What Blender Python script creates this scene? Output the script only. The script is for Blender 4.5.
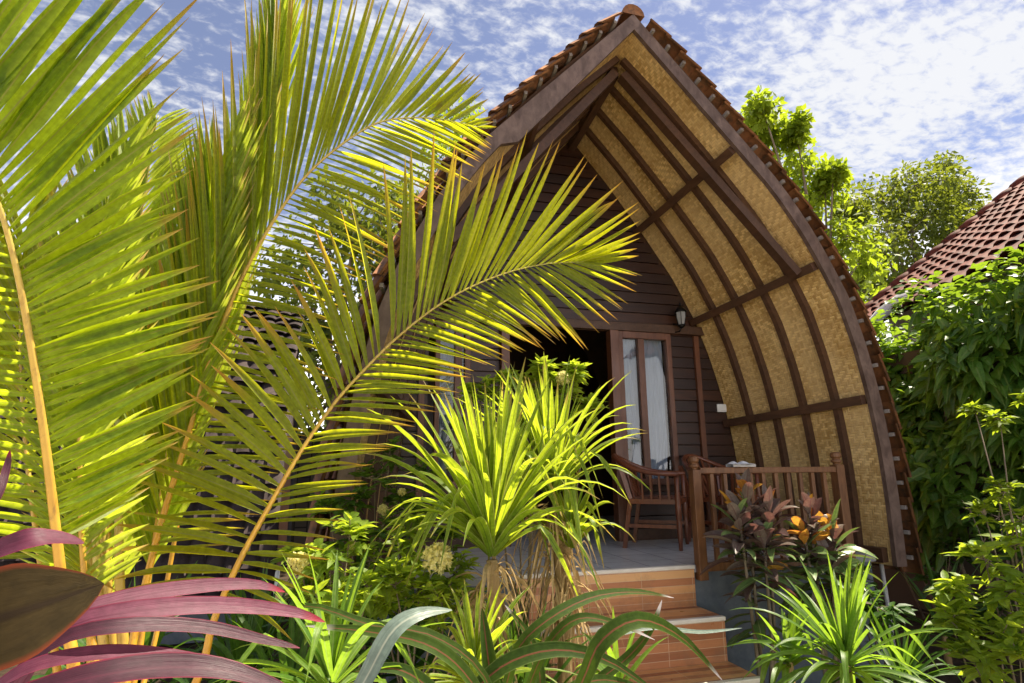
import bpy, math, random
from math import sin, cos, radians as R, pi, floor, sqrt
from mathutils import Vector as V, Matrix
random.seed(7)
rnd = random.random
def uni(a, b): return a + (b - a) * rnd()
sc = bpy.context.scene
C = sc.collection
for o in list(bpy.data.objects): bpy.data.objects.remove(o)

# ------------------------------------------------------------------ camera
FPX = 580.0
YAW, PITCH, ROLL = 0.271519161, 0.217217346, -0.00836072
CAM = V((0, 0, 1.5))
_f = V((sin(YAW) * cos(PITCH), cos(YAW) * cos(PITCH), sin(PITCH)))
_r = V((cos(YAW), -sin(YAW), 0)); _u = _r.cross(_f)
RT = _r * cos(ROLL) + _u * sin(ROLL); UP = -_r * sin(ROLL) + _u * cos(ROLL); FW = _f
cd = bpy.data.cameras.new('camera'); cam = bpy.data.objects.new('camera', cd); C.objects.link(cam)
cd.sensor_width = 36; cd.lens = FPX * 36 / 1024; cd.clip_start = 0.05; cd.clip_end = 3000
M = Matrix((RT, UP, -FW)).transposed().to_4x4(); M.translation = CAM
cam.matrix_world = M
sc.camera = cam
sc.render.resolution_x = 1024; sc.render.resolution_y = 683

def P(px, py, Y):
    """world point seen at a photo position at world depth Y"""
    d = FW * FPX + RT * (px - 512) + UP * (341.5 - py)
    return CAM + d * (Y / d.y)
def PX(p):
    d = p - CAM
    k = FPX / d.dot(FW)
    return 512 + d.dot(RT) * k, 341.5 - d.dot(UP) * k

# ------------------------------------------------------------------ world and sun
SUN_EL, SUN_AZ = R(59), R(75)
w = bpy.data.worlds.new('World'); sc.world = w; w.use_nodes = True
nt = w.node_tree; N = nt.nodes; L = nt.links; N.clear()
def nd(t, **k):
    n = N.new(t)
    for a, b in k.items(): setattr(n, a, b)
    return n
out = nd('ShaderNodeOutputWorld'); bg = nd('ShaderNodeBackground'); L.new(bg.outputs[0], out.inputs[0])
sky = nd('ShaderNodeTexSky', sky_type='NISHITA'); sky.sun_disc = False
sky.sun_elevation = SUN_EL; sky.sun_rotation = SUN_AZ; sky.air_density = 1.0; sky.dust_density = 0.6; sky.ozone_density = 2.5
bg.inputs[1].default_value = 0.10
tc = nd('ShaderNodeTexCoord'); sx = nd('ShaderNodeSeparateXYZ'); L.new(tc.outputs['Generated'], sx.inputs[0])
def mth(op, a, b=None, c=None, clamp=False):
    n = nd('ShaderNodeMath', operation=op); n.use_clamp = clamp
    for i, v in enumerate((a, b, c)):
        if v is None: continue
        if isinstance(v, (int, float)): n.inputs[i].default_value = v
        else: L.new(v, n.inputs[i])
    return n.outputs[0]
zz = mth('MAXIMUM', sx.outputs[2], 0.0)
zz = mth('ADD', zz, 0.12)
u_ = mth('DIVIDE', sx.outputs[0], zz); v_ = mth('DIVIDE', sx.outputs[1], zz)
cb = nd('ShaderNodeCombineXYZ'); L.new(u_, cb.inputs[0]); L.new(v_, cb.inputs[1])
mp = nd('ShaderNodeMapping'); L.new(cb.outputs[0], mp.inputs[0]); mp.inputs['Rotation'].default_value = (0, 0, R(-25)); mp.inputs['Scale'].default_value = (1.0, 1.45, 1)
mp.inputs['Location'].default_value = (1.3, 0.4, 0)
n1 = nd('ShaderNodeTexNoise'); n1.inputs['Scale'].default_value = 22.0; n1.inputs['Detail'].default_value = 7; n1.inputs['Roughness'].default_value = 0.60; n1.inputs['Distortion'].default_value = 0.25
n2 = nd('ShaderNodeTexNoise'); n2.inputs['Scale'].default_value = 1.9; n2.inputs['Detail'].default_value = 4
L.new(mp.outputs[0], n1.inputs[0]); L.new(cb.outputs[0], n2.inputs[0])
# cover thickens towards the sun's side of the sky (right of the view)
cov = mth('MULTIPLY_ADD', sx.outputs[0], 0.17, -0.235)
s_ = mth('ADD', mth('ADD', mth('MULTIPLY', n1.outputs[0], 1.0), mth('MULTIPLY', n2.outputs[0], 0.85)), cov)
mr = nd('ShaderNodeMapRange', interpolation_type='SMOOTHSTEP'); L.new(s_, mr.inputs[0])
mr.inputs[1].default_value = 0.56; mr.inputs[2].default_value = 0.93; mr.inputs[3].default_value = 0.14; mr.inputs[4].default_value = 1.0
ccol = nd('ShaderNodeRGB'); ccol.outputs[0].default_value = (3.1, 3.15, 3.3, 1)
scol = nd('ShaderNodeMix', data_type='RGBA', blend_type='MULTIPLY'); scol.inputs[0].default_value = 1
L.new(sky.outputs[0], scol.inputs[6]); scol.inputs[7].default_value = (0.40, 0.385, 0.46, 1)
mx = nd('ShaderNodeMix', data_type='RGBA'); L.new(mr.outputs[0], mx.inputs[0]); L.new(scol.outputs[2], mx.inputs[6]); L.new(ccol.outputs[0], mx.inputs[7])
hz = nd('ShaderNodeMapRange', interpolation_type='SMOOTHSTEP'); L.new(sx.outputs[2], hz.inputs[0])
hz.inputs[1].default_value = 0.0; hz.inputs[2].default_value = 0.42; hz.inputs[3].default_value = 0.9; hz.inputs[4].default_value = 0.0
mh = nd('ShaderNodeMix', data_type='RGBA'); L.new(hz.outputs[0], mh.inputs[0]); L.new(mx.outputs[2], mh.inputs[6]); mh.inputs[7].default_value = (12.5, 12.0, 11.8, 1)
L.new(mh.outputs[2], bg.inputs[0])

sd = bpy.data.lights.new('sun', 'SUN'); sun = bpy.data.objects.new('sun', sd); C.objects.link(sun)
sd.energy = 3.9; sd.angle = R(0.6); sd.color = (1.0, 0.90, 0.72)
sv = V((sin(SUN_AZ) * cos(SUN_EL), cos(SUN_AZ) * cos(SUN_EL), sin(SUN_EL)))
sun.rotation_euler = sv.to_track_quat('Z', 'Y').to_euler()
sun.location = (6, 2, 12)
sc.view_settings.view_transform = 'Standard'; sc.view_settings.look = 'None'
sc.view_settings.gamma = 1; sc.view_settings.use_curve_mapping = False
sc.view_settings.exposure = 1.55
sc.render.engine = 'CYCLES'
sc.cycles.max_bounces = 8; sc.cycles.transmission_bounces = 6; sc.cycles.transparent_max_bounces = 8

# ------------------------------------------------------------------ materials
MATS = {}
class NT:
    def __init__(s, name):
        m = bpy.data.materials.new(name); m.use_nodes = True; s.m = m; s.n = m.node_tree.nodes; s.l = m.node_tree.links; s.n.clear()
        s.out = s.n.new('ShaderNodeOutputMaterial'); MATS[name] = m
    def node(s, t, ins=None, **k):
        n = s.n.new(t)
        for a, b in k.items(): setattr(n, a, b)
        for a, b in (ins or {}).items(): s.put(n, a, b)
        return n
    def put(s, n, a, b):
        if isinstance(b, bpy.types.NodeSocket): s.l.new(b, n.inputs[a])
        else:
            if isinstance(b, tuple) and len(b) == 3 and n.inputs[a].type == 'RGBA': b = b + (1,)
            n.inputs[a].default_value = b
    def math(s, op, a, b=0.0, c=0.0, clamp=False):
        n = s.node('ShaderNodeMath', operation=op); n.use_clamp = clamp
        s.put(n, 0, a); s.put(n, 1, b); s.put(n, 2, c); return n.outputs[0]
    def mix(s, f, a, b, bt='MIX'):
        n = s.node('ShaderNodeMix', data_type='RGBA', blend_type=bt); s.put(n, 0, f); s.put(n, 6, a); s.put(n, 7, b); return n.outputs[2]
    def noise(s, vec, scale, detail=3, rough=0.55, dist=0.0):
        n = s.node('ShaderNodeTexNoise', {'Scale': scale, 'Detail': detail, 'Roughness': rough, 'Distortion': dist})
        if vec is not None: s.l.new(vec, n.inputs[0])
        return n.outputs[0]
    def mapr(s, v, a, b, c=0.0, d=1.0):
        return s.node('ShaderNodeMapRange', {0: v, 1: a, 2: b, 3: c, 4: d}).outputs[0]
    def obj(s, scale=(1, 1, 1), rot=(0, 0, 0)):
        t = s.node('ShaderNodeTexCoord'); m = s.node('ShaderNodeMapping', {'Scale': scale, 'Rotation': rot}); s.l.new(t.outputs['Object'], m.inputs[0]); return m.outputs[0]
    def uv(s): return s.node('ShaderNodeTexCoord').outputs['UV']
    def attr(s):
        a = s.node('ShaderNodeAttribute', attribute_name='lf'); x = s.node('ShaderNodeSeparateColor'); s.l.new(a.outputs[0], x.inputs[0]); return x.outputs
    def bump(s, h, strength=0.4, dist=0.01):
        return s.node('ShaderNodeBump', {'Strength': strength, 'Distance': dist, 'Height': h}).outputs[0]
    def prin(s, col, rough=0.6, bump=None, spec=0.5, finish=True, **k):
        n = s.node('ShaderNodeBsdfPrincipled', {'Base Color': col, 'Roughness': rough, 'Specular IOR Level': spec})
        for a, b in k.items(): s.put(n, a.replace('_', ' '), b)
        if bump is not None: s.l.new(bump, n.inputs['Normal'])
        if finish: s.l.new(n.outputs[0], s.out.inputs[0])
        return n

def leaf_mat(name, dark, light, trans, tf=0.5, tip=None, tipstart=0.8, midrib=None, edge=None, under=None, rough=0.38, spec=0.30, blotch=0.0, stripes=0.0, blotch_col=(0.20, 0.10, 0.02)):
    """attribute lf: R random per leaf, G 0..1 along, B 0..1 across (0.5 = midrib)"""
    t = NT(name); a = t.attr()
    nz = t.noise(t.obj((1, 1, 1)), 5.0, 4)
    f = t.math('ADD', t.math('MULTIPLY', a[0], 0.75), t.math('MULTIPLY', nz, 0.35), clamp=True)
    col = t.mix(f, dark, light); tr = t.mix(f, tuple(c * 0.72 for c in trans), trans)
    streak = t.noise(t.node('ShaderNodeCombineXYZ', {0: t.math('MULTIPLY', a[2], 9.0), 1: t.math('MULTIPLY', a[1], 2.2), 2: t.math('MULTIPLY', a[0], 40.0)}).outputs[0], 1.0, 4, 0.65)
    ac = t.math('ABSOLUTE', t.math('SUBTRACT', a[2], 0.5))
    fine = t.noise(t.obj((1, 1, 1)), 60.0, 2)
    k = t.mapr(fine, 0.3, 0.7, 0.78, 1.15)
    kk = t.node('ShaderNodeCombineColor', {0: k, 1: k, 2: k}).outputs[0]
    col = t.mix(1.0, col, kk, 'MULTIPLY'); tr = t.mix(1.0, tr, kk, 'MULTIPLY')
    if stripes:
        wv = t.mapr(streak, 0.42, 0.66, 0.0, min(1.0, 1.3 * stripes))
        col = t.mix(wv, col, tuple(c * 0.6 for c in dark)); tr = t.mix(wv, tr, tuple(c * 0.6 for c in trans))
    if midrib:
        mfac = t.mapr(ac, 0.02, 0.07, 0.85, 0.0); col = t.mix(mfac, col, midrib); tr = t.mix(mfac, tr, midrib)
    if edge:
        ef = t.mapr(ac, 0.43, 0.49, 0.0, 1.0); col = t.mix(ef, col, edge); tr = t.mix(ef, tr, edge)
    if blotch:
        b = t.mapr(t.noise(t.obj((1, 1, 1)), 9.0, 5, 0.7), 0.60, 0.68, 0.0, blotch); col = t.mix(b, col, blotch_col); tr = t.mix(b, tr, tuple(c * 1.5 for c in blotch_col))
    if tip:
        tn = t.math('ADD', a[1], t.math('MULTIPLY', t.math('SUBTRACT', a[0], 0.5), 0.2))
        b = t.mapr(tn, tipstart, 1.0, 0.0, 1.0); col = t.mix(b, col, tip); tr = t.mix(b, tr, tip)
    bm = t.bump(streak, 0.35, 0.004)
    p = t.prin(col, rough + 0.08, bm, spec, finish=False)
    tl = t.node('ShaderNodeBsdfTranslucent', {'Color': tr})
    ms = t.node('ShaderNodeMixShader', {0: tf}); t.l.new(p.outputs[0], ms.inputs[1]); t.l.new(tl.outputs[0], ms.inputs[2]); t.l.new(ms.outputs[0], t.out.inputs[0])
    return t.m

def wood_mat(name, a, b, scale=(1, 1, 1), rough=0.5, spec=0.4, wear=None, grain=30.0):
    t = NT(name); v = t.obj(scale); n = t.noise(v, grain, 5, 0.6, 0.6); n2 = t.noise(t.obj(), 3.0, 4, 0.6)
    col = t.mix(t.mapr(n, 0.3, 0.7), a, b)
    col = t.mix(t.mapr(n2, 0.35, 0.75, 0.0, 0.55), col, tuple(c * 0.5 for c in a))
    if wear: col = t.mix(t.mapr(t.noise(v, grain * 0.5, 5, 0.7), 0.56, 0.75, 0.0, 0.7), col, wear)
    t.prin(col, t.mapr(n2, 0.2, 0.8, rough - 0.12, rough + 0.15), t.bump(n, 0.35, 0.004), spec); return t.m

m_frond_a = leaf_mat('palm leaflet near', (0.030, 0.080, 0.008), (0.12, 0.19, 0.012), (0.80, 0.93, 0.012), 0.56, tip=(0.40, 0.25, 0.04), tipstart=0.80, midrib=(0.34, 0.33, 0.06), blotch=0.3, rough=0.33, stripes=0.25)
m_frond = leaf_mat('palm leaflet', (0.035, 0.085, 0.010), (0.15, 0.20, 0.014), (0.92, 0.93, 0.012), 0.60, tip=(0.55, 0.30, 0.04), tipstart=0.66, midrib=(0.42, 0.40, 0.08), blotch=0.35, rough=0.33, stripes=0.25)
m_frond_pale = leaf_mat('palm leaflet young', (0.11, 0.18, 0.02), (0.24, 0.31, 0.03), (0.80, 0.93, 0.05), 0.60, tip=(0.5, 0.34, 0.10), tipstart=0.85, midrib=(0.5, 0.46, 0.12), rough=0.36, stripes=0.3)
m_pand = leaf_mat('screw pine leaf', (0.05, 0.13, 0.012), (0.20, 0.29, 0.04), (0.74, 0.88, 0.03), 0.52, tip=(0.35, 0.26, 0.06), tipstart=0.88, midrib=(0.12, 0.20, 0.02), edge=(0.50, 0.52, 0.16), rough=0.30)
m_spider = leaf_mat('strap leaf', (0.06, 0.15, 0.02), (0.16, 0.28, 0.05), (0.48, 0.75, 0.04), 0.48, midrib=(0.30, 0.40, 0.12), rough=0.28, stripes=0.4)
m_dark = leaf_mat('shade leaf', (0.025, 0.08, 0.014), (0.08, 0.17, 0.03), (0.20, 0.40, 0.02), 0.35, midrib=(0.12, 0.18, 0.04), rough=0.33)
m_vine = leaf_mat('vine leaf', (0.022, 0.075, 0.012), (0.08, 0.17, 0.025), (0.44, 0.66, 0.03), 0.38, midrib=(0.22, 0.30, 0.07), rough=0.30)
m_shrub = leaf_mat('shrub leaf', (0.08, 0.17, 0.02), (0.27, 0.36, 0.05), (0.74, 0.90, 0.04), 0.48, midrib=(0.30, 0.36, 0.08), rough=0.32)
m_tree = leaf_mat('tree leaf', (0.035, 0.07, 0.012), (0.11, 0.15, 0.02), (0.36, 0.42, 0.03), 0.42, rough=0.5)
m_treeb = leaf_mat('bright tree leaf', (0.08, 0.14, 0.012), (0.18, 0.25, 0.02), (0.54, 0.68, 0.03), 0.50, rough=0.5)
m_pink = leaf_mat('pink cordyline leaf', (0.10, 0.022, 0.045), (0.17, 0.048, 0.082), (0.18, 0.035, 0.06), 0.25, midrib=(0.12, 0.025, 0.05), edge=(0.20, 0.02, 0.05), tip=(0.26, 0.01, 0.03), tipstart=0.92, rough=0.42, stripes=0.1)
m_purple = leaf_mat('purple cordyline leaf', (0.035, 0.011, 0.020), (0.10, 0.032, 0.052), (0.14, 0.025, 0.05), 0.22, midrib=(0.08, 0.02, 0.035), edge=(0.18, 0.015, 0.04), tip=(0.2, 0.01, 0.03), tipstart=0.9, rough=0.38, stripes=0.35)
m_olive = leaf_mat('olive cordyline leaf', (0.022, 0.016, 0.006), (0.045, 0.030, 0.010), (0.08, 0.05, 0.01), 0.2, midrib=(0.02, 0.012, 0.006), edge=(0.14, 0.03, 0.012), blotch=0.5, blotch_col=(0.10, 0.07, 0.015), rough=0.6, spec=0.12, stripes=0.3)
m_bronze = leaf_mat('bronze cordyline leaf', (0.085, 0.045, 0.045), (0.27, 0.23, 0.18), (0.26, 0.10, 0.08), 0.28, midrib=(0.14, 0.06, 0.06), rough=0.27, stripes=0.3)
m_orange = leaf_mat('orange cordyline leaf', (0.36, 0.08, 0.04), (0.72, 0.42, 0.06), (0.8, 0.42, 0.05), 0.4, midrib=(0.6, 0.3, 0.05), edge=(0.5, 0.08, 0.03), rough=0.35)
m_greencord = leaf_mat('green cordyline leaf', (0.10, 0.20, 0.05), (0.24, 0.34, 0.12), (0.24, 0.34, 0.05), 0.28, midrib=(0.35, 0.42, 0.16), edge=(0.2, 0.05, 0.05), rough=0.27, stripes=0.3)
m_strap = leaf_mat('red striped strap leaf', (0.018, 0.045, 0.006), (0.04, 0.075, 0.010), (0.16, 0.26, 0.012), 0.35, midrib=(0.22, 0.07, 0.04), edge=(0.10, 0.14, 0.03), tip=(0.4, 0.36, 0.36), tipstart=0.95, rough=0.55, spec=0.12, stripes=0.3)
m_silver = leaf_mat('silvery strap leaf', (0.16, 0.22, 0.18), (0.24, 0.30, 0.25), (0.15, 0.22, 0.12), 0.2, midrib=(0.36, 0.38, 0.30), rough=0.25, stripes=0.5)
m_dry = leaf_mat('dry leaf', (0.36, 0.23, 0.09), (0.68, 0.50, 0.25), (0.6, 0.42, 0.18), 0.25, rough=0.7, stripes=0.5)
m_yflower = leaf_mat('yellow petal', (0.90, 0.78, 0.20), (0.95, 0.90, 0.50), (0.95, 0.9, 0.45), 0.45, rough=0.5)

t = NT('palm stem'); a = t.attr(); n = t.noise(t.obj((1, 1, 1)), 20.0, 4)
col = t.mix(t.mapr(n, 0.3, 0.7), (0.48, 0.22, 0.015), (0.62, 0.34, 0.03)); col = t.mix(t.mapr(a[1], 0.2, 1.0), col, (0.40, 0.38, 0.10))
col = t.mix(t.mapr(t.noise(t.obj((1, 1, .4)), 40.0, 5, 0.75), 0.52, 0.66, 0, 0.65), col, (0.24, 0.13, 0.03)); t.prin(col, 0.38, t.bump(n, 0.2, 0.004)); m_stem = t.m
m_bark = wood_mat('bark', (0.16, 0.12, 0.08), (0.30, 0.25, 0.18), (1, 1, 0.3), 0.8, 0.2, grain=22)
m_trunk = wood_mat('fibrous trunk', (0.26, 0.17, 0.07), (0.42, 0.30, 0.14), (1, 1, 0.25), 0.85, 0.2, grain=40)
m_wood = wood_mat('dark stained beam', (0.050, 0.022, 0.010), (0.10, 0.046, 0.022), (1, 0.2, 1), 0.5, 0.45)
m_board = wood_mat('weathered gable board', (0.070, 0.040, 0.030), (0.20, 0.135, 0.108), (0.9, 1, 0.5), 0.5, 0.4, wear=(0.05, 0.03, 0.025), grain=14)
m_rail = wood_mat('railing wood', (0.11, 0.045, 0.018), (0.24, 0.11, 0.045), (1, 1, 0.15), 0.45, 0.4, grain=35)
m_teak = wood_mat('reddish chair wood', (0.13, 0.035, 0.015), (0.22, 0.07, 0.03), (1, 1, 0.3), 0.33, 0.6)
t = NT('wall plank'); v = t.obj((0.12, 1, 1)); n = t.noise(v, 26.0, 6, 0.65, 0.5); a = t.attr()
col = t.mix(t.mapr(n, 0.3, 0.7), (0.018, 0.007, 0.004), (0.070, 0.024, 0.010)); col = t.mix(t.math('MULTIPLY', a[0], 0.8), col, (0.018, 0.010, 0.009))
t.prin(col, 0.42, t.bump(n, 0.4, 0.004), 0.45); m_plank = t.m
m_frame = wood_mat('door frame wood', (0.10, 0.034, 0.016), (0.18, 0.068, 0.03), (1, 1, 0.12), 0.4, 0.5, grain=30)

# woven bamboo: twill of split strips, UV in metres
t = NT('woven bamboo'); uv = t.uv(); sp = t.node('ShaderNodeSeparateXYZ'); t.l.new(uv, sp.inputs[0])
wob = t.math('MULTIPLY', t.math('SUBTRACT', t.noise(uv, 7.0, 3), 0.5), 0.010)
S_ = 1 / 0.021
U = t.math('MULTIPLY', t.math('ADD', sp.outputs[0], wob), S_); W_ = t.math('MULTIPLY', t.math('ADD', sp.outputs[1], wob), S_)
iu = t.math('FLOOR', U); iv = t.math('FLOOR', W_)
# herringbone: the twill reverses every 12 strips
blk = t.math('MULTIPLY_ADD', t.math('FLOOR', t.math('MODULO', t.math('MULTIPLY', t.math('ADD', iu, 6000.0), 1 / 10.0), 2.0)), 2.0, -1.0)
tw = t.math('MODULO', t.math('ADD', t.math('ADD', iv, t.math('MULTIPLY', iu, blk)), 6000.0), 4.0)
over = t.math('LESS_THAN', tw, 1.9)
fu = t.math('FRACT', U); fv = t.math('FRACT', W_)
pr_u = t.math('SUBTRACT', 1.0, t.math('POWER', t.math('ABSOLUTE', t.math('MULTIPLY_ADD', fu, 2.0, -1.0)), 3.0))
pr_v = t.math('SUBTRACT', 1.0, t.math('POWER', t.math('ABSOLUTE', t.math('MULTIPLY_ADD', fv, 2.0, -1.0)), 3.0))
h = t.math('ADD', t.math('MULTIPLY', pr_u, over), t.math('MULTIPLY', pr_v, t.math('SUBTRACT', 1.0, over)))
cu = t.node('ShaderNodeCombineXYZ', {0: iu, 1: t.math('FLOOR', t.math('MULTIPLY', W_, 0.09)), 2: 1.0}).outputs[0]
cv = t.node('ShaderNodeCombineXYZ', {0: t.math('FLOOR', t.math('MULTIPLY', U, 0.09)), 1: iv, 2: 5.0}).outputs[0]
ru = t.node('ShaderNodeTexWhiteNoise', {0: cu}).outputs[0]; rv = t.node('ShaderNodeTexWhiteNoise', {0: cv}).outputs[0]
rr = t.math('ADD', t.math('MULTIPLY', ru, over), t.math('MULTIPLY', rv, t.math('SUBTRACT', 1.0, over)))
col = t.mix(rr, (0.40, 0.235, 0.065), (0.76, 0.53, 0.22)); col = t.mix(t.math('MULTIPLY', over, 0.22), col, (0.26, 0.16, 0.045))
col = t.mix(t.mapr(h, 0.0, 0.5, 0.75, 0.0), col, (0.12, 0.07, 0.02))
col = t.mix(t.mapr(t.noise(uv, 2.2, 5, 0.65), 0.42, 0.72, 0.0, 0.6), col, (0.33, 0.19, 0.055))
col = t.mix(t.mapr(t.noise(t.node('ShaderNodeMapping', {0: uv, 'Scale': (1.4, .6, 1)}).outputs[0], 1.6, 3), 0.4, 0.65, 0, 0.35), col, (0.70, 0.52, 0.27))
t.prin(col, 0.55, t.bump(h, 0.7, 0.006), 0.4); m_weave = t.m

def tile_mat(name, a, b, grime, moss=0.5):
    t = NT(name); at = t.attr(); n = t.noise(t.obj(), 14.0, 5, 0.65)
    col = t.mix(at[0], a, b); col = t.mix(t.mapr(n, 0.45, 0.68, 0.0, moss), col, grime)
    t.prin(col, 0.75, t.bump(t.noise(t.obj(), 70.0, 4), 0.3, 0.004), 0.12); return t.m
m_tile = tile_mat('weathered roof tile', (0.20, 0.09, 0.045), (0.36, 0.17, 0.085), (0.07, 0.055, 0.045), 0.85)
m_tile2 = tile_mat('red roof tile', (0.085, 0.022, 0.014), (0.15, 0.040, 0.025), (0.03, 0.016, 0.018), 0.85)
m_tile3 = tile_mat('grey roof tile', (0.035, 0.026, 0.026), (0.075, 0.055, 0.052), (0.015, 0.014, 0.015), 0.6)

# wood look step tiles: UV x = across, y = running distance (metres)
t = NT('wood look tile'); uv = t.uv(); sp = t.node('ShaderNodeSeparateXYZ'); t.l.new(uv, sp.inputs[0])
ju = t.math('MULTIPLY', sp.outputs[0], 1 / 0.40); jv = t.math('MULTIPLY', sp.outputs[1], 1 / 0.0525)
wn = t.node('ShaderNodeTexWhiteNoise', {0: t.node('ShaderNodeCombineXYZ', {0: t.math('FLOOR', ju), 1: t.math('FLOOR', jv), 2: 0.0}).outputs[0]}).outputs[0]
wn2 = t.node('ShaderNodeTexWhiteNoise', {0: t.node('ShaderNodeCombineXYZ', {0: 3.0, 1: t.math('FLOOR', jv), 2: 0.0}).outputs[0]}).outputs[0]
g = t.noise(t.node('ShaderNodeMapping', {0: uv, 'Scale': (5, 90, 1)}).outputs[0], 1.0, 4, 0.6, 0.4)
rmp = t.node('ShaderNodeValToRGB', {0: t.math('MULTIPLY_ADD', wn2, 0.8, t.math('MULTIPLY', g, 0.25))})
e = rmp.color_ramp.elements; e[0].color = (0.28, 0.09, 0.035, 1); e[0].position = 0.1; e[1].color = (0.70, 0.40, 0.18, 1); e[1].position = 0.95
q = e.new(0.4); q.color = (0.48, 0.19, 0.08, 1); q = e.new(0.65); q.color = (0.66, 0.31, 0.12, 1)
fv = t.math('FRACT', jv); fu = t.math('FRACT', ju)
gr = t.math('MAXIMUM', t.math('LESS_THAN', fu, 0.010), t.math('LESS_THAN', fv, 0.07))
col = t.mix(t.math('MULTIPLY', gr, 0.75), rmp.outputs[0], (0.62, 0.42, 0.28))
col = t.mix(t.mapr(t.noise(t.obj(), 5.0, 7, 0.75), 0.48, 0.75, 0, 0.55), col, (0.16, 0.10, 0.06))
t.prin(col, t.mapr(t.noise(t.obj(), 7.0, 4), 0.3, 0.7, 0.25, 0.6), t.bump(g, 0.15, 0.002), 0.5); m_step = t.m

t = NT('porch floor tile'); v = t.obj(); b = t.node('ShaderNodeTexBrick', {0: v, 'Color1': (0.68, 0.69, 0.72), 'Color2': (0.74, 0.75, 0.78), 'Mortar': (0.28, 0.28, 0.30), 'Scale': 1.0, 'Mortar Size': 0.004, 'Brick Width': 0.3, 'Row Height': 0.3}, offset=0.0)
t.prin(t.mix(t.mapr(t.noise(v, 6.0, 5, 0.7), 0.4, 0.75, 0, 0.35), b.outputs[0], (0.30, 0.29, 0.29)), 0.22, None, 0.5); m_floor = t.m
t = NT('blue grey painted render'); n = t.noise(t.obj(), 8.0, 6, 0.7); t.prin(t.mix(t.mapr(n, 0.3, 0.75), (0.085, 0.105, 0.135), (0.17, 0.19, 0.215)), 0.7, t.bump(t.noise(t.obj(), 60.0, 4), 0.3, 0.004), 0.3); m_base = t.m
t = NT('cream nosing'); t.prin(t.mix(t.noise(t.obj(), 20.0, 4), (0.62, 0.55, 0.47), (0.78, 0.74, 0.68)), 0.35); m_nose = t.m
t = NT('soil'); n = t.noise(t.obj(), 6.0, 8, 0.7); t.prin(t.mix(t.mapr(n, 0.35, 0.7), (0.030, 0.022, 0.014), (0.10, 0.07, 0.045)), 0.95, t.bump(n, 0.8, 0.05), 0.1); m_soil = t.m
t = NT('pale bounce paving'); b = t.node('ShaderNodeTexBrick', {0: t.obj(), 'Color1': (0.58, 0.50, 0.40), 'Color2': (0.66, 0.58, 0.47), 'Mortar': (0.30, 0.26, 0.20), 'Scale': 1.0, 'Mortar Size': 0.008, 'Brick Width': 0.4, 'Row Height': 0.4})
t.prin(t.mix(t.mapr(t.noise(t.obj(), 3.0, 6, 0.7), 0.45, 0.8, 0, 0.4), b.outputs[0], (0.40, 0.33, 0.25)), 0.85); m_bounce_pave = t.m
t = NT('old stone wall'); v = t.obj(); b = t.node('ShaderNodeTexBrick', {0: t.obj((1, 1, 1), (R(90), 0, R(90))), 'Color1': (0.06, 0.05, 0.04), 'Color2': (0.12, 0.10, 0.08), 'Mortar': (0.03, 0.028, 0.025), 'Scale': 1.0, 'Mortar Size': 0.012, 'Brick Width': 0.4, 'Row Height': 0.2})
t.prin(b.outputs[0], 0.9, t.bump(b.outputs[1], -0.5, 0.02), 0.2); m_wallm = t.m
t = NT('white plaster'); t.prin(t.mix(t.mapr(t.noise(t.obj(), 7.0, 5, 0.7), 0.4, 0.7), (0.50, 0.50, 0.50), (0.66, 0.66, 0.66)), 0.8); m_white = t.m
t = NT('curtain'); n = t.noise(t.obj((1, 1, 0.3)), 25.0, 3); p_ = t.prin(t.mix(n, (0.56, 0.62, 0.78), (0.74, 0.79, 0.92)), 0.8, t.bump(n, 0.3, 0.004), 0.2, finish=False)
tl = t.node('ShaderNodeBsdfTranslucent', {'Color': (0.6, 0.65, 0.8, 1)}); ms = t.node('ShaderNodeMixShader', {0: 0.3}); t.l.new(p_.outputs[0], ms.inputs[1]); t.l.new(tl.outputs[0], ms.inputs[2]); t.l.new(ms.outputs[0], t.out.inputs[0]); m_curt = t.m
t = NT('window glass'); gl = t.node('ShaderNodeBsdfGlossy', {'Color': (1, 1, 1, 1), 'Roughness': 0.02}); tp = t.node('ShaderNodeBsdfTransparent', {'Color': (0.80, 0.82, 0.82, 1)})
fr = t.node('ShaderNodeFresnel', {0: 1.5}); ms = t.node('ShaderNodeMixShader', {0: t.math('MULTIPLY', fr.outputs[0], 0.8, clamp=True)}); t.l.new(tp.outputs[0], ms.inputs[1]); t.l.new(gl.outputs[0], ms.inputs[2]); t.l.new(ms.outputs[0], t.out.inputs[0]); m_glass = t.m
t = NT('dark metal'); t.prin((0.02, 0.018, 0.017), 0.4, None, 0.5, Metallic=0.8); m_metal = t.m
t = NT('white plastic'); t.prin((0.72, 0.71, 0.68), 0.35); m_plastic = t.m
t = NT('white cloth'); t.prin(t.mix(t.noise(t.obj(), 30.0, 3), (0.6, 0.6, 0.62), (0.78, 0.78, 0.8)), 0.9, t.bump(t.noise(t.obj(), 18.0, 4), 0.5, 0.02), 0.1); m_cloth = t.m
t = NT('frosted lamp glass'); t.prin((0.55, 0.56, 0.56), 0.2, None, 0.6, Transmission_Weight=0.5); m_lampglass = t.m
t = NT('batten end'); t.prin(t.mix(t.noise(t.obj(), 20.0, 3), (0.16, 0.13, 0.12), (0.30, 0.27, 0.25)), 0.8); m_batten = t.m

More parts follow.
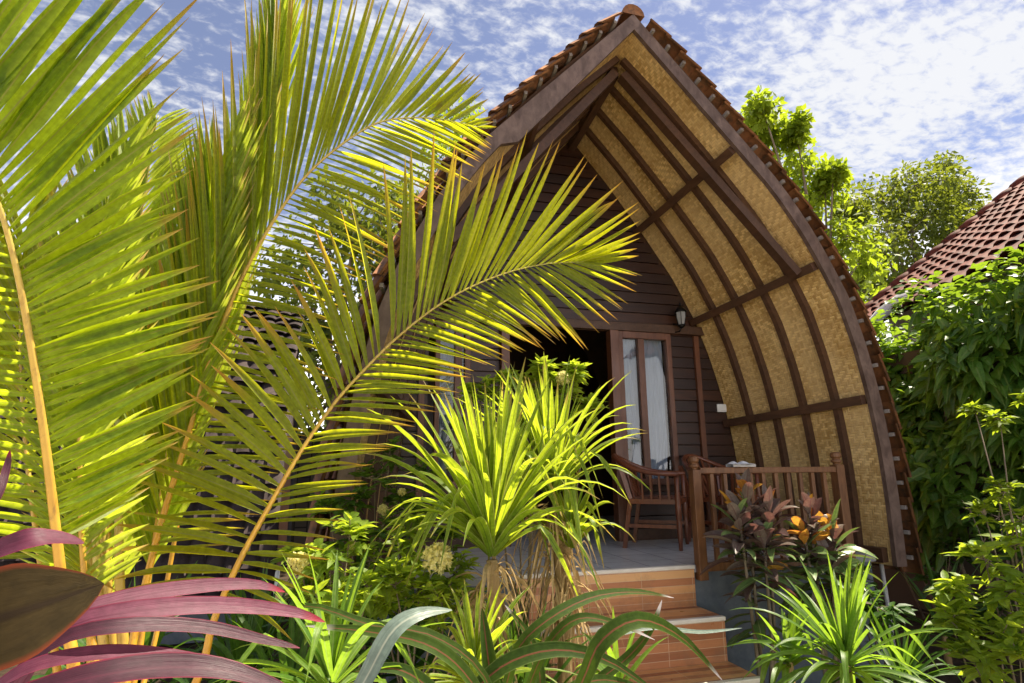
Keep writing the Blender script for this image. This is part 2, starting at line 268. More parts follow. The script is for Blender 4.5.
# ------------------------------------------------------------------ mesh builder
class MB:
    def __init__(s): s.v = []; s.f = []; s.c = []; s.uv = {}; s.useuv = False
    def vert(s, p, c=(0.5, 0.5, 0.5)): s.v.append((p[0], p[1], p[2])); s.c.append(c); return len(s.v) - 1
    def face(s, idx, uv=None):
        s.f.append(tuple(idx))
        if uv: s.uv[len(s.f) - 1] = uv; s.useuv = True
    def grid(s, rows, uvf=None):
        """rows: list of lists of vertex indices"""
        for i in range(len(rows) - 1):
            for j in range(len(rows[0]) - 1):
                s.face((rows[i][j], rows[i][j + 1], rows[i + 1][j + 1], rows[i + 1][j]), [uvf(i, j), uvf(i, j + 1), uvf(i + 1, j + 1), uvf(i + 1, j)] if uvf else None)
    def box(s, a, b, c=None):
        c = c or (rnd(), 0.5, 0.5)
        x0, y0, z0 = a; x1, y1, z1 = b
        i = [s.vert(p, c) for p in ((x0, y0, z0), (x1, y0, z0), (x1, y1, z0), (x0, y1, z0), (x0, y0, z1), (x1, y0, z1), (x1, y1, z1), (x0, y1, z1))]
        for q in ((0, 3, 2, 1), (4, 5, 6, 7), (0, 1, 5, 4), (1, 2, 6, 5), (2, 3, 7, 6), (3, 0, 4, 7)): s.face([i[k] for k in q])
    def bar(s, p0, p1, w, h, up=V((0, 0, 1)), w1=None, h1=None):
        p0 = V(p0); p1 = V(p1); d = (p1 - p0).normalized(); sd = d.cross(up)
        if sd.length < 1e-4: sd = d.cross(V((0, 1, 0)))
        sd.normalize(); u = sd.cross(d); w1 = w1 or w; h1 = h1 or h; c = (rnd(), 0.5, 0.5); ii = []
        for p, ww, hh in ((p0, w, h), (p1, w1, h1)):
            for a, b in ((-1, -1), (1, -1), (1, 1), (-1, 1)): ii.append(s.vert(p + sd * (a * ww / 2) + u * (b * hh / 2), c))
        s.face(ii[0:4][::-1]); s.face(ii[4:8])
        for k in range(4): s.face((ii[k], ii[(k + 1) % 4], ii[4 + (k + 1) % 4], ii[4 + k]))
    def tube(s, pts, rad, n=7, cap=True, squash=1.0):
        pts = [V(p) for p in pts]; m = len(pts); rows = []; pu = None; r0 = rnd()
        for i, p in enumerate(pts):
            d = (pts[min(i + 1, m - 1)] - pts[max(i - 1, 0)]).normalized()
            ref = V((0.0, 1, 0)) if abs(d.y) < 0.9 else V((1, 0, 0))
            if pu is None: pu = (ref - d * ref.dot(d)).normalized()
            pu = (pu - d * pu.dot(d)).normalized(); q = d.cross(pu); r = rad[i] if isinstance(rad, (list, tuple)) else rad
            rows.append([s.vert(p + pu * (cos(2 * pi * k / n) * r * squash) + q * (sin(2 * pi * k / n) * r), (r0, i / (m - 1), 0.5)) for k in range(n)])
        for i in range(m - 1):
            for k in range(n): s.face((rows[i][k], rows[i][(k + 1) % n], rows[i + 1][(k + 1) % n], rows[i + 1][k]))
        if cap: s.face(rows[0][::-1]); s.face(rows[-1])
    def lathe(s, c, prof, n=12, ax=None):
        rows = [[s.vert((c[0] + r * cos(2 * pi * k / n), c[1] + r * sin(2 * pi * k / n), c[2] + z), (0.5, 0.5, 0.5)) for k in range(n)] for r, z in prof]
        for i in range(len(rows) - 1):
            for k in range(n): s.face((rows[i][k], rows[i][(k + 1) % n], rows[i + 1][(k + 1) % n], rows[i + 1][k]))
        s.face(rows[0][::-1]); s.face(rows[-1])
    def ribbon(s, pts, width, nrm, wf, fold=0.25, rand=None, twist=0.0, curl=0.0):
        """leaf blade along pts; wf(t) relative width; nrm a rough facing normal"""
        m = len(pts); rows = []; r = rnd() if rand is None else rand
        for i, p in enumerate(pts):
            t_ = i / (m - 1); d = (pts[min(i + 1, m - 1)] - pts[max(i - 1, 0)])
            if d.length < 1e-6: d = V((0, 0, 1))
            d.normalize(); sd = d.cross(nrm)
            if sd.length < 1e-3: sd = d.cross(V((0.3, 0.2, 1)))
            sd.normalize(); n_ = sd.cross(d)
            if twist: a_ = twist * t_; sd, n_ = sd * cos(a_) + n_ * sin(a_), n_ * cos(a_) - sd * sin(a_)
            hw = width * wf(t_) * 0.5
            rows.append([s.vert(p - sd * hw + n_ * (fold * hw), (r, t_, 0.0)), s.vert(p, (r, t_, 0.5)), s.vert(p + sd * hw + n_ * (fold * hw), (r, t_, 1.0))])
        s.grid(rows)
    def leaf(s, p, d, n, L, W, droop=0.15, rand=None):
        """small broad leaf, 2x3 faces"""
        d = d.normalized(); pts = [p + d * (L * k) - V((0, 0, 1)) * (droop * L * k * k) for k in (0, 0.3, 0.65, 1.0)]
        wl = (0.12, 0.95, 0.75, 0.02)
        m = 4; rows = []; r = rnd() if rand is None else rand; sd = d.cross(n)
        if sd.length < 1e-3: sd = d.cross(V((0.3, 0.2, 1)))
        sd.normalize(); nn = sd.cross(d)
        for i, q in enumerate(pts):
            hw = W * wl[i] * 0.5; t_ = i / 3
            rows.append([s.vert(q - sd * hw + nn * hw * 0.3, (r, t_, 0.0)), s.vert(q, (r, t_, 0.5)), s.vert(q + sd * hw + nn * hw * 0.3, (r, t_, 1.0))])
        s.grid(rows)
    def dleaf(s, p, d, n, L, W, rand=None):
        d = d.normalized(); sd = d.cross(n)
        if sd.length < 1e-3: sd = d.cross(V((0.3, 0.2, 1)))
        sd.normalize(); r = rnd() if rand is None else rand; q = p + d * (L * 0.45)
        i = [s.vert(p, (r, 0, 0.5)), s.vert(q + sd * W * 0.5, (r, 0.5, 0.9)), s.vert(p + d * L - V((0, 0, L * 0.12)), (r, 0.9, 0.5)), s.vert(q - sd * W * 0.5, (r, 0.5, 0.1))]
        s.face(i)
    def build(s, name, mat, parent=None, smooth=True, bevel=0.0):
        me = bpy.data.meshes.new(name); me.from_pydata(s.v, [], s.f)
        ca = me.color_attributes.new('lf', 'FLOAT_COLOR', 'POINT')
        flat = []
        for c in s.c: flat += [c[0], c[1], c[2], 1.0]
        ca.data.foreach_set('color', flat)
        if s.useuv:
            ul = me.uv_layers.new(name='UVMap'); 
            for pi_, pol in enumerate(me.polygons):
                u = s.uv.get(pi_)
                if u:
                    for k, li in enumerate(pol.loop_indices): ul.data[li].uv = u[k]
        me.materials.append(mat)
        if smooth: me.polygons.foreach_set('use_smooth', [True] * len(me.polygons))
        me.update()
        o = bpy.data.objects.new(name, me); C.objects.link(o)
        if parent is not None: o.parent = parent; o.matrix_parent_inverse = parent.matrix_world.inverted() if False else Matrix.Translation(-parent.location)
        if bevel:
            b = o.modifiers.new('bevel', 'BEVEL'); b.width = bevel; b.segments = 2; b.limit_method = 'ANGLE'
        return o
def tag(o, label=None, cat=None, group=None, kind=None):
    if label: o['label'] = label
    if cat: o['category'] = cat
    if group: o['group'] = group
    if kind: o['kind'] = kind
    return o
def thing(name, loc, label, cat, group=None):
    o = bpy.data.objects.new(name, None); C.objects.link(o); o.location = loc; o.empty_display_size = 0.1
    return tag(o, label, cat, group)
def lerp(a, b, t): return a + (b - a) * t
def interp(tab, x):
    if x <= tab[0][0]: return tab[0][1]
    for (a, b), (c, d) in zip(tab, tab[1:]):
        if x <= c: return b + (d - b) * (x - a) / (c - a) if c > a else d
    return tab[-1][1]
def smooth_path(pts, n):
    """Catmull-Rom through 3D pts, n samples"""
    res = []; m = len(pts)
    for i in range(n):
        u = i / (n - 1) * (m - 1); k = min(int(u), m - 2); f = u - k
        p0 = pts[max(k - 1, 0)]; p1 = pts[k]; p2 = pts[k + 1]; p3 = pts[min(k + 2, m - 1)]
        res.append(0.5 * ((2 * p1) + (p2 - p0) * f + (2 * p0 - 5 * p1 + 4 * p2 - p3) * f * f + (3 * p1 - p0 - 3 * p2 + p3) * f ** 3))
    return res

# ------------------------------------------------------------------ ground
g = MB(); n = 60
rows = []
def gz(x, y):
    return 0.03 * sin(x * 1.7 + y) + 0.02 * sin(y * 2.3 - x) if abs(x) < 12 and abs(y) < 12 else 0
ex = [-900, -300, -100, -40] + [i * 0.5 - 12 for i in range(49)] + [40, 100, 300, 900]
for y in ex: rows.append([g.vert((x, y, gz(x, y) - 0.03)) for x in ex])
g.grid(rows); tag(g.build('ground', m_soil), kind='structure', label='dark garden soil')

b = MB(); b.box((-7, -9, -0.05), (10, 2.05, 0.035)); tag(b.build('path', m_bounce_pave, smooth=False), kind='structure', label='pale paving added out of view to bounce sunlight into the porch vault')  # unseen slab, added to reflect sunlight up into the shaded vault
# ------------------------------------------------------------------ the bungalow
CX = 2.19; YF = 3.90; YB = 5.38; YE = 8.3; FZ = 0.82; SC = 0.75
front = [(0, 4.94), (0.55, 4.42), (1.13, 3.79), (1.5, 3.36), (1.81, 2.97), (2.05, 2.60), (2.23, 2.26), (2.42, 1.86), (2.57, 1.31), (2.66, 0.76), (2.71, 0.2), (2.72, -0.35), (2.70, -1.03)]
back = [(0.0, 4.74), (0.56, 4.07), (1.08, 3.36), (1.52, 2.72), (1.84, 2.10), (2.04, 1.55), (2.19, 1.0), (2.29, 0.5), (2.34, 0.1), (2.38, -0.45), (2.38, -1.03)]
def resample(pr, n=41):
    pr = [(x * SC, 1.5 + z * SC) for x, z in pr]; d = [0]
    for a, b in zip(pr, pr[1:]): d.append(d[-1] + math.hypot(b[0] - a[0], b[1] - a[1]))
    X = [(k, p[0]) for k, p in zip(d, pr)]; Z = [(k, p[1]) for k, p in zip(d, pr)]
    return [(interp(X, d[-1] * i / (n - 1)), interp(Z, d[-1] * i / (n - 1))) for i in range(n)], d[-1]
FP, FLEN = resample(front); BP, BLEN = resample(back)
def prof(s, y, side, off=0.0):
    """point on the vault: s 0 apex..1 foot, y depth, side +-1, off outward"""
    t_ = (y - YF) / (YB - YF)
    if t_ > 1: t_ = 1.0
    def pt(s):
        k = s * 40; i = max(0, min(39, int(k))); f = k - i
        a = [lerp(FP[i][j], FP[i + 1][j], f) for j in (0, 1)]; b = [lerp(BP[i][j], BP[i + 1][j], f) for j in (0, 1)]
        return lerp(a[0], b[0], t_), lerp(a[1], b[1], t_)
    x, z = pt(s); x0, z0 = pt(max(0, s - 0.03)); x1, z1 = pt(min(1, s + 0.03))
    dx, dz = x1 - x0, z1 - z0; l = math.hypot(dx, dz); nx, nz = -dz / l, dx / l
    x += nx * off; z += nz * off
    if x < 0: z = z; x = 0.0
    ex_ = 0.16 * max(0, min(1, (3.0 - z) / 2.0)) * max(0, 1 - t_) if side < 0 else 0
    return V((CX + side * (x + ex_), y, z))
bun = thing('bungalow', (CX, YF, 0), 'timber bungalow with tall pointed arch roof lined in woven bamboo, behind the palm', 'bungalow')

# lining (inner skin) with roof deck behind
for side in (1, -1):
    b = MB(); ys = [YF + 0.0] + [YF + 0.001 + (YB - YF) * k / 8 for k in range(1, 9)]
    rows = [[b.vert(prof(i / 40, y, side, 0.0)) for y in ys] for i in range(41)]
    b.grid(rows, lambda i, j: (ys[j] + 0.3, i / 40 * FLEN))
    b.build('bamboo_lining', m_weave, bun)
deck = MB()
for side in (1, -1):
    ys = [YF - 0.02, YF + 0.5, YF + 1.0, YB, YB + 1.0, YE]
    r1 = [[deck.vert(prof(i / 40, y, side, 0.03)) for y in ys] for i in range(41)]
    r2 = [[deck.vert(prof(i / 40, y, side, 0.10)) for y in ys] for i in range(41)]
    deck.grid(r1); deck.grid(r2)
    for rr_ in (0, -1):
        for i in range(40): deck.face((r1[i][rr_], r1[i + 1][rr_], r2[i + 1][rr_], r2[i][rr_]))
deck_o = deck.build('roof', m_wood, bun)

# ribs, purlins, braces
def curved_bar(b, side, y, wy, d0, d1, s0=0.0, s1=1.0, n=32):
    rows = []
    for i in range(n + 1):
        s = lerp(s0, s1, i / n)
        a = prof(s, y - wy / 2, side, d0); c = prof(s, y + wy / 2, side, d0); e_ = prof(s, y + wy / 2, side, d1); f_ = prof(s, y - wy / 2, side, d1)
        rows.append([b.vert(q, (0.4, 0.5, 0.5)) for q in (a, c, e_, f_)])
    for i in range(n):
        for k in range(4): b.face((rows[i][k], rows[i + 1][k], rows[i + 1][(k + 1) % 4], rows[i][(k + 1) % 4]))
    b.face(rows[0]); b.face(rows[-1][::-1])
for side in (1, -1):
    for fr_ in (0.17, 0.38, 0.59, 0.79):
        b = MB(); curved_bar(b, side, YF + fr_ * (YB - YF), 0.045, -0.052, 0.006, 0.012, 1.0); b.build('rib', m_wood, bun, smooth=False)
PS = (0.262, 0.505, 0.742)
for side in (1, -1):
    for s in PS:
        b = MB(); a = prof(s, YF - 0.002, side, -0.040); c = prof(s, YB - 0.01, side, -0.050)
        b.bar(a, c, 0.075, 0.075, up=prof(s + .02, YF, side) - prof(s, YF, side)); b.build('purlin', m_wood, bun, smooth=False)
    b = MB(); a = prof(0.03, YF + 0.30, side, -0.10); c = prof(PS[1], YF + 0.13, side, -0.10)
    b.bar(a, c, 0.075, 0.09, up=V((0, 1, 0))); b.build('brace', m_wood, bun, smooth=False)
    b = MB(); a = prof(0.985, YF + 0.03, side, -0.03); c = prof(0.985, YB, side, -0.03); b.bar(a, c, 0.08, 0.11); b.build('sill_beam', m_wood, bun, smooth=False)
b = MB(); b.bar((CX, YF + 0.36, prof(0, YF, 1).z - 0.13), (CX, YB, prof(0, YB, 1).z - 0.09), 0.07, 0.12); b.build('ridge_beam', m_wood, bun, smooth=False)

# gable boards
for side in (1, -1):
    b = MB(); rows = []; n = 44
    for i in range(n + 1):
        s = i / n
        if s < 0.34:      # the top length is one straight plank
            io = -0.012 if side > 0 else -0.09; a0, a1 = prof(0.0, YF, side, -0.012), prof(0.34, YF, side, io); c0, c1 = prof(0.0, YF, side, 0.10), prof(0.34, YF, side, 0.10)
            c0 = V((CX, YF, a0.z + 0.155)); f = s / 0.34; pi_, po = a0.lerp(a1, f), c0.lerp(c1, f)
        else: pi_, po = prof(s, YF, side, -0.012), prof(s, YF, side, 0.10 if s < 0.6 else 0.10 - (s - 0.6) * 0.03)
        rows.append([b.vert(V((q.x, yy, q.z)), (0.5, s, 0.5)) for q, yy in ((pi_, YF - 0.045), (po, YF - 0.045), (po, YF - 0.004), (pi_, YF - 0.004))])
    for i in range(n):
        for k in range(4): b.face((rows[i][k], rows[i + 1][k], rows[i + 1][(k + 1) % 4], rows[i][(k + 1) % 4]))
    b.face(rows[0]); b.face(rows[-1][::-1])
    b.build('gable_board', m_board, bun, smooth=False)

# roof tiles on the curved outside
def tile(b, o, dn, ac, up, L, W, h=0.035, th=0.014, lift=0.03):
    """barrel tile: o top middle, dn down the slope, ac across, up outward"""
    r = rnd(); g_ = []
    for lay in (0, 1):
        rows = []
        for i in (0, 1):
            row = []
            for k in range(5):
                x = (k / 4 - 0.5); z = h * (1 - (2 * x) ** 2) + lift * i + th * lay
                row.append(b.vert(o + dn * (L * i) + ac * (W * 1.06 * x) + up * z, (r, i, 0.5)))
            rows.append(row)
        b.grid(rows); g_.append(rows)
    for k in range(4):
        b.face((g_[0][1][k], g_[0][1][k + 1], g_[1][1][k + 1], g_[1][1][k])); b.face((g_[0][0][k], g_[0][0][k + 1], g_[1][0][k + 1], g_[1][0][k]))
    for k in (0, 4): b.face((g_[0][0][k], g_[0][1][k], g_[1][1][k], g_[1][0][k]))
tb = MB(); bt = MB()
NC = 27
for side in (1, -1):
    tb = MB(); bt = MB()
    for k in range(NC):
        s = (k + 0.2) / NC
        for j in range(28):
            y = YF - 0.01 + j * 0.16
            if y > YE: break
            a = prof(min(1, s), y, side, 0.135); c = prof(min(1, s + 0.9 / NC), y, side, 0.135)
            dn = (c - a); Ld = dn.length * 1.35; dn.normalize(); up = V((0, 1, 0)).cross(dn); up.normalize()
            if up.x * side < 0: up = -up
            j_ = uni(-0.006, 0.006)
            tile(tb, a + up * j_ + dn * uni(-.008, .008) + V((0, uni(-.012, .004), 0)), (dn + up * uni(-.03, .03)).normalized(), V((0, 1, 0)), up, Ld, 0.16, h=0.045, th=0.018, lift=0.035)
        a = prof(min(0.995, s + 0.45 / NC), YF - 0.055, side, 0.132); c = prof(min(0.995, s + 0.45 / NC), YF + 0.5, side, 0.132)
        bt.bar(a, c, 0.026, 0.030)
    tb.build('roof_tiles', m_tile, deck_o); bt.build('tile_battens', m_batten, deck_o, smooth=False)
b = MB()
for k in range(22):
    y = YF - 0.05 + k * 0.20; z = prof(0, y, 1).z + 0.15
    rows = []
    for i in (0, 1, 2):
        rad = (0.105, 0.095, 0.085)[i]
        rows.append([b.vert((CX + rad * cos(pi * (q / 8)), y + 0.115 * i, z - 0.02 + rad * sin(pi * q / 8)), (rnd() if q == 0 else 0.3, 0.5, .5)) for q in range(9)])
    b.grid(rows)
    if k == 0:
        cidx = b.vert((CX, y, z - 0.02)); [b.face((cidx, rows[0][q], rows[0][q + 1])) for q in range(8)]
b.build('ridge_tiles', m_tile, deck_o)

# back wall of the porch: horizontal planks with a doorway and two windows
def halfw(z, off=-0.004):
    best = None
    for i in range(41):
        p = prof(i / 40, YB, 1, off)
        if best is None: best = p
        if p.z <= z:
            q = prof(max(0, i - 1) / 40, YB, 1, off); f = (q.z - z) / max(1e-5, q.z - p.z); return (q.x + (p.x - q.x) * f) - CX
    return prof(1, YB, 1, off).x - CX
DX0, DX1, DZ1 = 1.46, 2.53, 2.90
WX0, WX1, WZ0 = 2.63, 3.18, 1.36
LX0, LX1 = 0.74, 1.02
pl = MB(); z = FZ
while z < prof(0, YB, 1).z - 0.05:
    h_ = 0.115; w_ = min(halfw(z), halfw(min(z + h_, 5.0)))
    ww = halfw(z + h_ * 0.5)
    spans = [(CX - ww, CX + ww)]
    def cut(spans, a, c):
        r = []
        for p, q in spans:
            if c <= p or a >= q: r.append((p, q)); continue
            if a > p: r.append((p, a))
            if c < q: r.append((c, q))
        return r
    if z < DZ1: spans = cut(spans, DX0 - 0.09, DX1 + 0.09)
    if WZ0 - 0.1 < z < DZ1:
        spans = cut(spans, WX0, WX1 + 0.06); spans = cut(spans, LX0 - 0.06, LX1 + 0.04)
    for p, q in spans:
        if q - p < 0.02: continue
        yo = uni(-0.003, 0.003); cc = (rnd(), .5, .5)
        i = [pl.vert(v_, cc) for v_ in ((p, YB + yo, z), (q, YB + yo, z), (q, YB + yo + 0.004, z + h_ - 0.012), (p, YB + yo + 0.004, z + h_ - 0.012), (p, YB + 0.025, z + h_ - 0.006), (q, YB + 0.025, z + h_ - 0.006), (q, YB + 0.026, z), (p, YB + 0.026, z))]
        pl.face((i[0], i[1], i[2], i[3])); pl.face((i[3], i[2], i[5], i[4])); pl.face((i[0], i[1], i[6], i[7]))
    z += h_
bk = MB()   # sheathing behind the planks closes the joints, with the same openings
def back_sheet(z0, z1, xa=None, xb=None):
    n_ = max(1, int((z1 - z0) / 0.1))
    for k in range(n_):
        a, c = lerp(z0, z1, k / n_), lerp(z0, z1, (k + 1) / n_); wa, wc = halfw(a) + 0.03, halfw(c) + 0.03
        l0, l1 = (CX - wa, CX - wc) if xa is None else (xa, xa); r0, r1 = (CX + wa, CX + wc) if xb is None else (xb, xb)
        i = [bk.vert(v_) for v_ in ((l0, YB + 0.03, a), (r0, YB + 0.03, a), (r1, YB + 0.03, c), (l1, YB + 0.03, c))]; bk.face(i)
back_sheet(DZ1, prof(0, YB, 1).z); back_sheet(FZ, DZ1, DX1 + .09, WX0); back_sheet(FZ, WZ0 - .02, WX0, WX1 + .06); back_sheet(FZ, DZ1, WX1 + .06, None)
back_sheet(FZ, DZ1, None, LX0 - .06); back_sheet(FZ, WZ0 - .02, LX0 - .06, LX1 + .04); back_sheet(FZ, DZ1, LX1 + .04, DX0 - .09)
wall = pl.build('plank_wall', m_plank, bun, smooth=False); bk.build('sheathing', m_wood, wall, smooth=False)
b = MB(); b.box((CX - halfw(DZ1) - 0.02, YB - 0.05, DZ1), (CX + halfw(DZ1) + 0.02, YB - 0.004, DZ1 + 0.09)); b.build('lintel', m_wood, bun, smooth=False, bevel=0.004)
for x0, x1 in ((DX0 - 0.085, DX0), (DX1, DX1 + 0.095)):
    b = MB(); b.box((x0, YB - 0.062, FZ), (x1, YB + 0.05, DZ1 - 0.002)); b.build('door_post', m_frame, bun, smooth=False, bevel=0.005)
for x in (3.55, 0.62):
    zt = DZ1 - 0.01
    while halfw(zt) < abs(x - CX) + 0.03: zt -= 0.03
    b = MB(); xt = x; b.bar((x, YB - 0.018, FZ), (xt, YB - 0.018, zt), 0.055, 0.03, up=V((0, 1, 0))); b.build('batten', m_frame, bun, smooth=False)
b = MB(); b.box((CX - 1.7, YB - 0.03, FZ + 0.001), (DX0 - 0.09, YB - 0.004, FZ + 0.10)); b.build('skirting', m_wood, bun, smooth=False); b = MB(); b.box((DX1 + 0.1, YB - 0.03, FZ + 0.001), (CX + 1.72, YB - 0.004, FZ + 0.10)); b.build('skirting', m_wood, bun, smooth=False)
# end wall and dim room behind
b = MB(); pts = [prof(i / 40, YE - .01, 1, 0.06) for i in range(41)]; ptl = [prof(i / 40, YE - .01, -1, 0.06) for i in range(40, 0, -1)]
b.face([b.vert(p) for p in pts + ptl]); b.build('end_wall', m_plank, bun, smooth=False)

# windows with curtains
def window(x0, x1, mull, folds):
    wo = MB(); y0, y1 = YB - 0.045, YB + 0.03; z0, z1 = WZ0 - 0.02, DZ1 - 0.004
    for a, c in (((x0, y0, z0), (x0 + 0.045, y1, z1)), ((x1, y0, z0), (x1 + 0.055, y1, z1)), ((x0 + 0.045, y0, z0), (x1, y1, z0 + 0.06)), ((x0 + 0.045, y0, z1 - 0.07), (x1, y1, z1)), ((mull - 0.035, y0 + 0.006, z0 + 0.06), (mull + 0.035, y1, z1 - 0.07))): wo.box(a, c)
    w_ = wo.build('window', m_frame, bun, smooth=False, bevel=0.004)
    gm = MB(); gm.box((x0 + 0.045, YB - 0.008, z0 + 0.06), (mull - 0.035, YB - 0.004, z1 - 0.07)); gm.box((mull + 0.035, YB - 0.008, z0 + 0.06), (x1, YB - 0.004, z1 - 0.07)); gm.build('glass', m_glass, w_, smooth=False)
    for (a0, a1, g0, g1, zg) in folds:
        cm = MB(); rows = []; nu, nv = 36, 22
        for j in range(nv + 1):
            zf = j / nv; z_ = lerp(z1 - 0.06, z0 + 0.02, zf)
            k = math.exp(-((z_ - zg) / 0.28) ** 2) if z_ > zg else 1 - 0.35 * min(1, (zg - z_) / 0.4)
            l_, r_ = lerp(a0, g0, k), lerp(a1, g1, k)
            rows.append([cm.vert((lerp(l_, r_, i / nu), YB + 0.055 + 0.014 * sin(i * 1.25 + 0.6 * sin(j * 0.2)) + 0.006 * sin(i * 2.9 + j * .3), z_)) for i in range(nu + 1)])
        cm.grid(rows); cm.build('curtain', m_curt, w_)
window(WX0, WX1, 2.885, [(WX0 + 0.02, 2.88, WX0 + 0.15, WX0 + 0.22, 1.75), (2.89, WX1, 2.93, 3.06, 1.2)])
window(LX0, LX1, 0.96, [(LX0 + 0.02, 0.94, LX0 + 0.02, LX0 + 0.12, 1.7)])

# porch floor and plinth
b = MB(); b.box((CX - 1.86, YF + 0.001, FZ - 0.05), (CX + 1.86, YE - 0.05, FZ)); b.build('porch_floor', m_floor, bun, smooth=False)
b = MB(); b.box((CX - 1.84, YF + 0.03, -0.05), (CX + 1.84, YE - 0.1, FZ - 0.052)); b.build('plinth', m_base, bun, smooth=False)
# steps
st = thing('garden_steps', (1.83, 3.5, 0), 'three wood look tiled steps with cream nosings leading up to the porch', 'steps')
SX0, SX1 = 1.10, 2.42; treads = [(3.895, 0.82), (3.575, 0.55), (3.25, 0.285)]
b = MB(); run = 0.0
yprev = None
def quad(b, p, uv): b.face([b.vert(q) for q in p], uv)
for k, (y, z) in enumerate(treads):
    zl = treads[k + 1][1] if k + 1 < len(treads) else -0.03
    quad(b, [(SX0, y, zl), (SX1, y, zl), (SX1, y, z - 0.012), (SX0, y, z - 0.012)], [(SX0, 0.013 + k), (SX1, 0.013 + k), (SX1, 0.013 + k + z - zl), (SX0, 0.013 + k + z - zl)])
    if k + 1 < len(treads):
        yn = treads[k + 1][0]; zz_ = zl
        quad(b, [(SX0, yn, zz_), (SX1, yn, zz_), (SX1, y, zz_), (SX0, y, zz_)], [(SX0, 3.1 + k), (SX1, 3.1 + k), (SX1, 3.1 + k + y - yn), (SX0, 3.1 + k + y - yn)])
b.build('tiled_face', m_step, st, smooth=False)
b = MB()
for k, (y, z) in enumerate(treads): b.box((SX0, y - 0.012, z - 0.024), (SX1 + 0.004, y + 0.03, z + 0.004))
b.build('nosing', m_nose, st, smooth=False, bevel=0.006)
for xa, xb in ((SX1 - 0.04, SX1 - 0.001), (SX0 + 0.001, SX0 + 0.04)):
    b = MB()
    for k, (y, z) in enumerate(treads): b.box((xa, y + 0.002, -0.05), (xb, (3.93 if k == 0 else treads[k - 1][0]), z - 0.003))
    b.build('side_wall', m_base, st, smooth=False)

# railing
ra = thing('porch_railing', (3.1, YF, FZ), 'brown wooden railing with balusters along the porch edge', 'railing')
RZ = P(765, 470, YF).z
def post(x, w, ztop, z0):
    b = MB(); h = w / 2
    b.box((x - h, YF - 0.05, z0), (x + h, YF - 0.05 + w, ztop - 0.10))
    b.lathe((x, YF - 0.05 + h, 0), [(h * 0.72, ztop - 0.10), (h * 0.72, ztop - 0.088), (h * 1.08, ztop - 0.08), (h * 1.08, ztop - 0.066), (h * 0.8, ztop - 0.058), (h * 0.8, ztop - 0.05), (h * 1.12, ztop - 0.04), (h * 1.12, ztop - 0.012), (h * 0.7, ztop)], 14)
    b.build('post', m_rail, ra, smooth=False, bevel=0.004)
post(2.475, 0.068, P(693, 456, YF).z, 0.72); post(3.775, 0.075, P(838, 452, YF).z, FZ - 0.08)
b = MB(); b.box((2.512, YF - 0.042, RZ - 0.022), (3.735, YF + 0.012, RZ + 0.022)); b.build('top_rail', m_rail, ra, smooth=False, bevel=0.005)
b = MB(); b.box((2.512, YF - 0.03, FZ - 0.045), (3.735, YF + 0.02, FZ + 0.012)); b.build('bottom_rail', m_rail, ra, smooth=False, bevel=0.004)
for k in range(10):
    x = 2.512 + (k + 0.9) * 1.223 / 10.8; b = MB(); b.box((x - 0.016, YF - 0.028, FZ + 0.013), (x + 0.016, YF + 0.004, RZ - 0.023)); b.build('baluster', m_rail, ra, smooth=False, bevel=0.003)

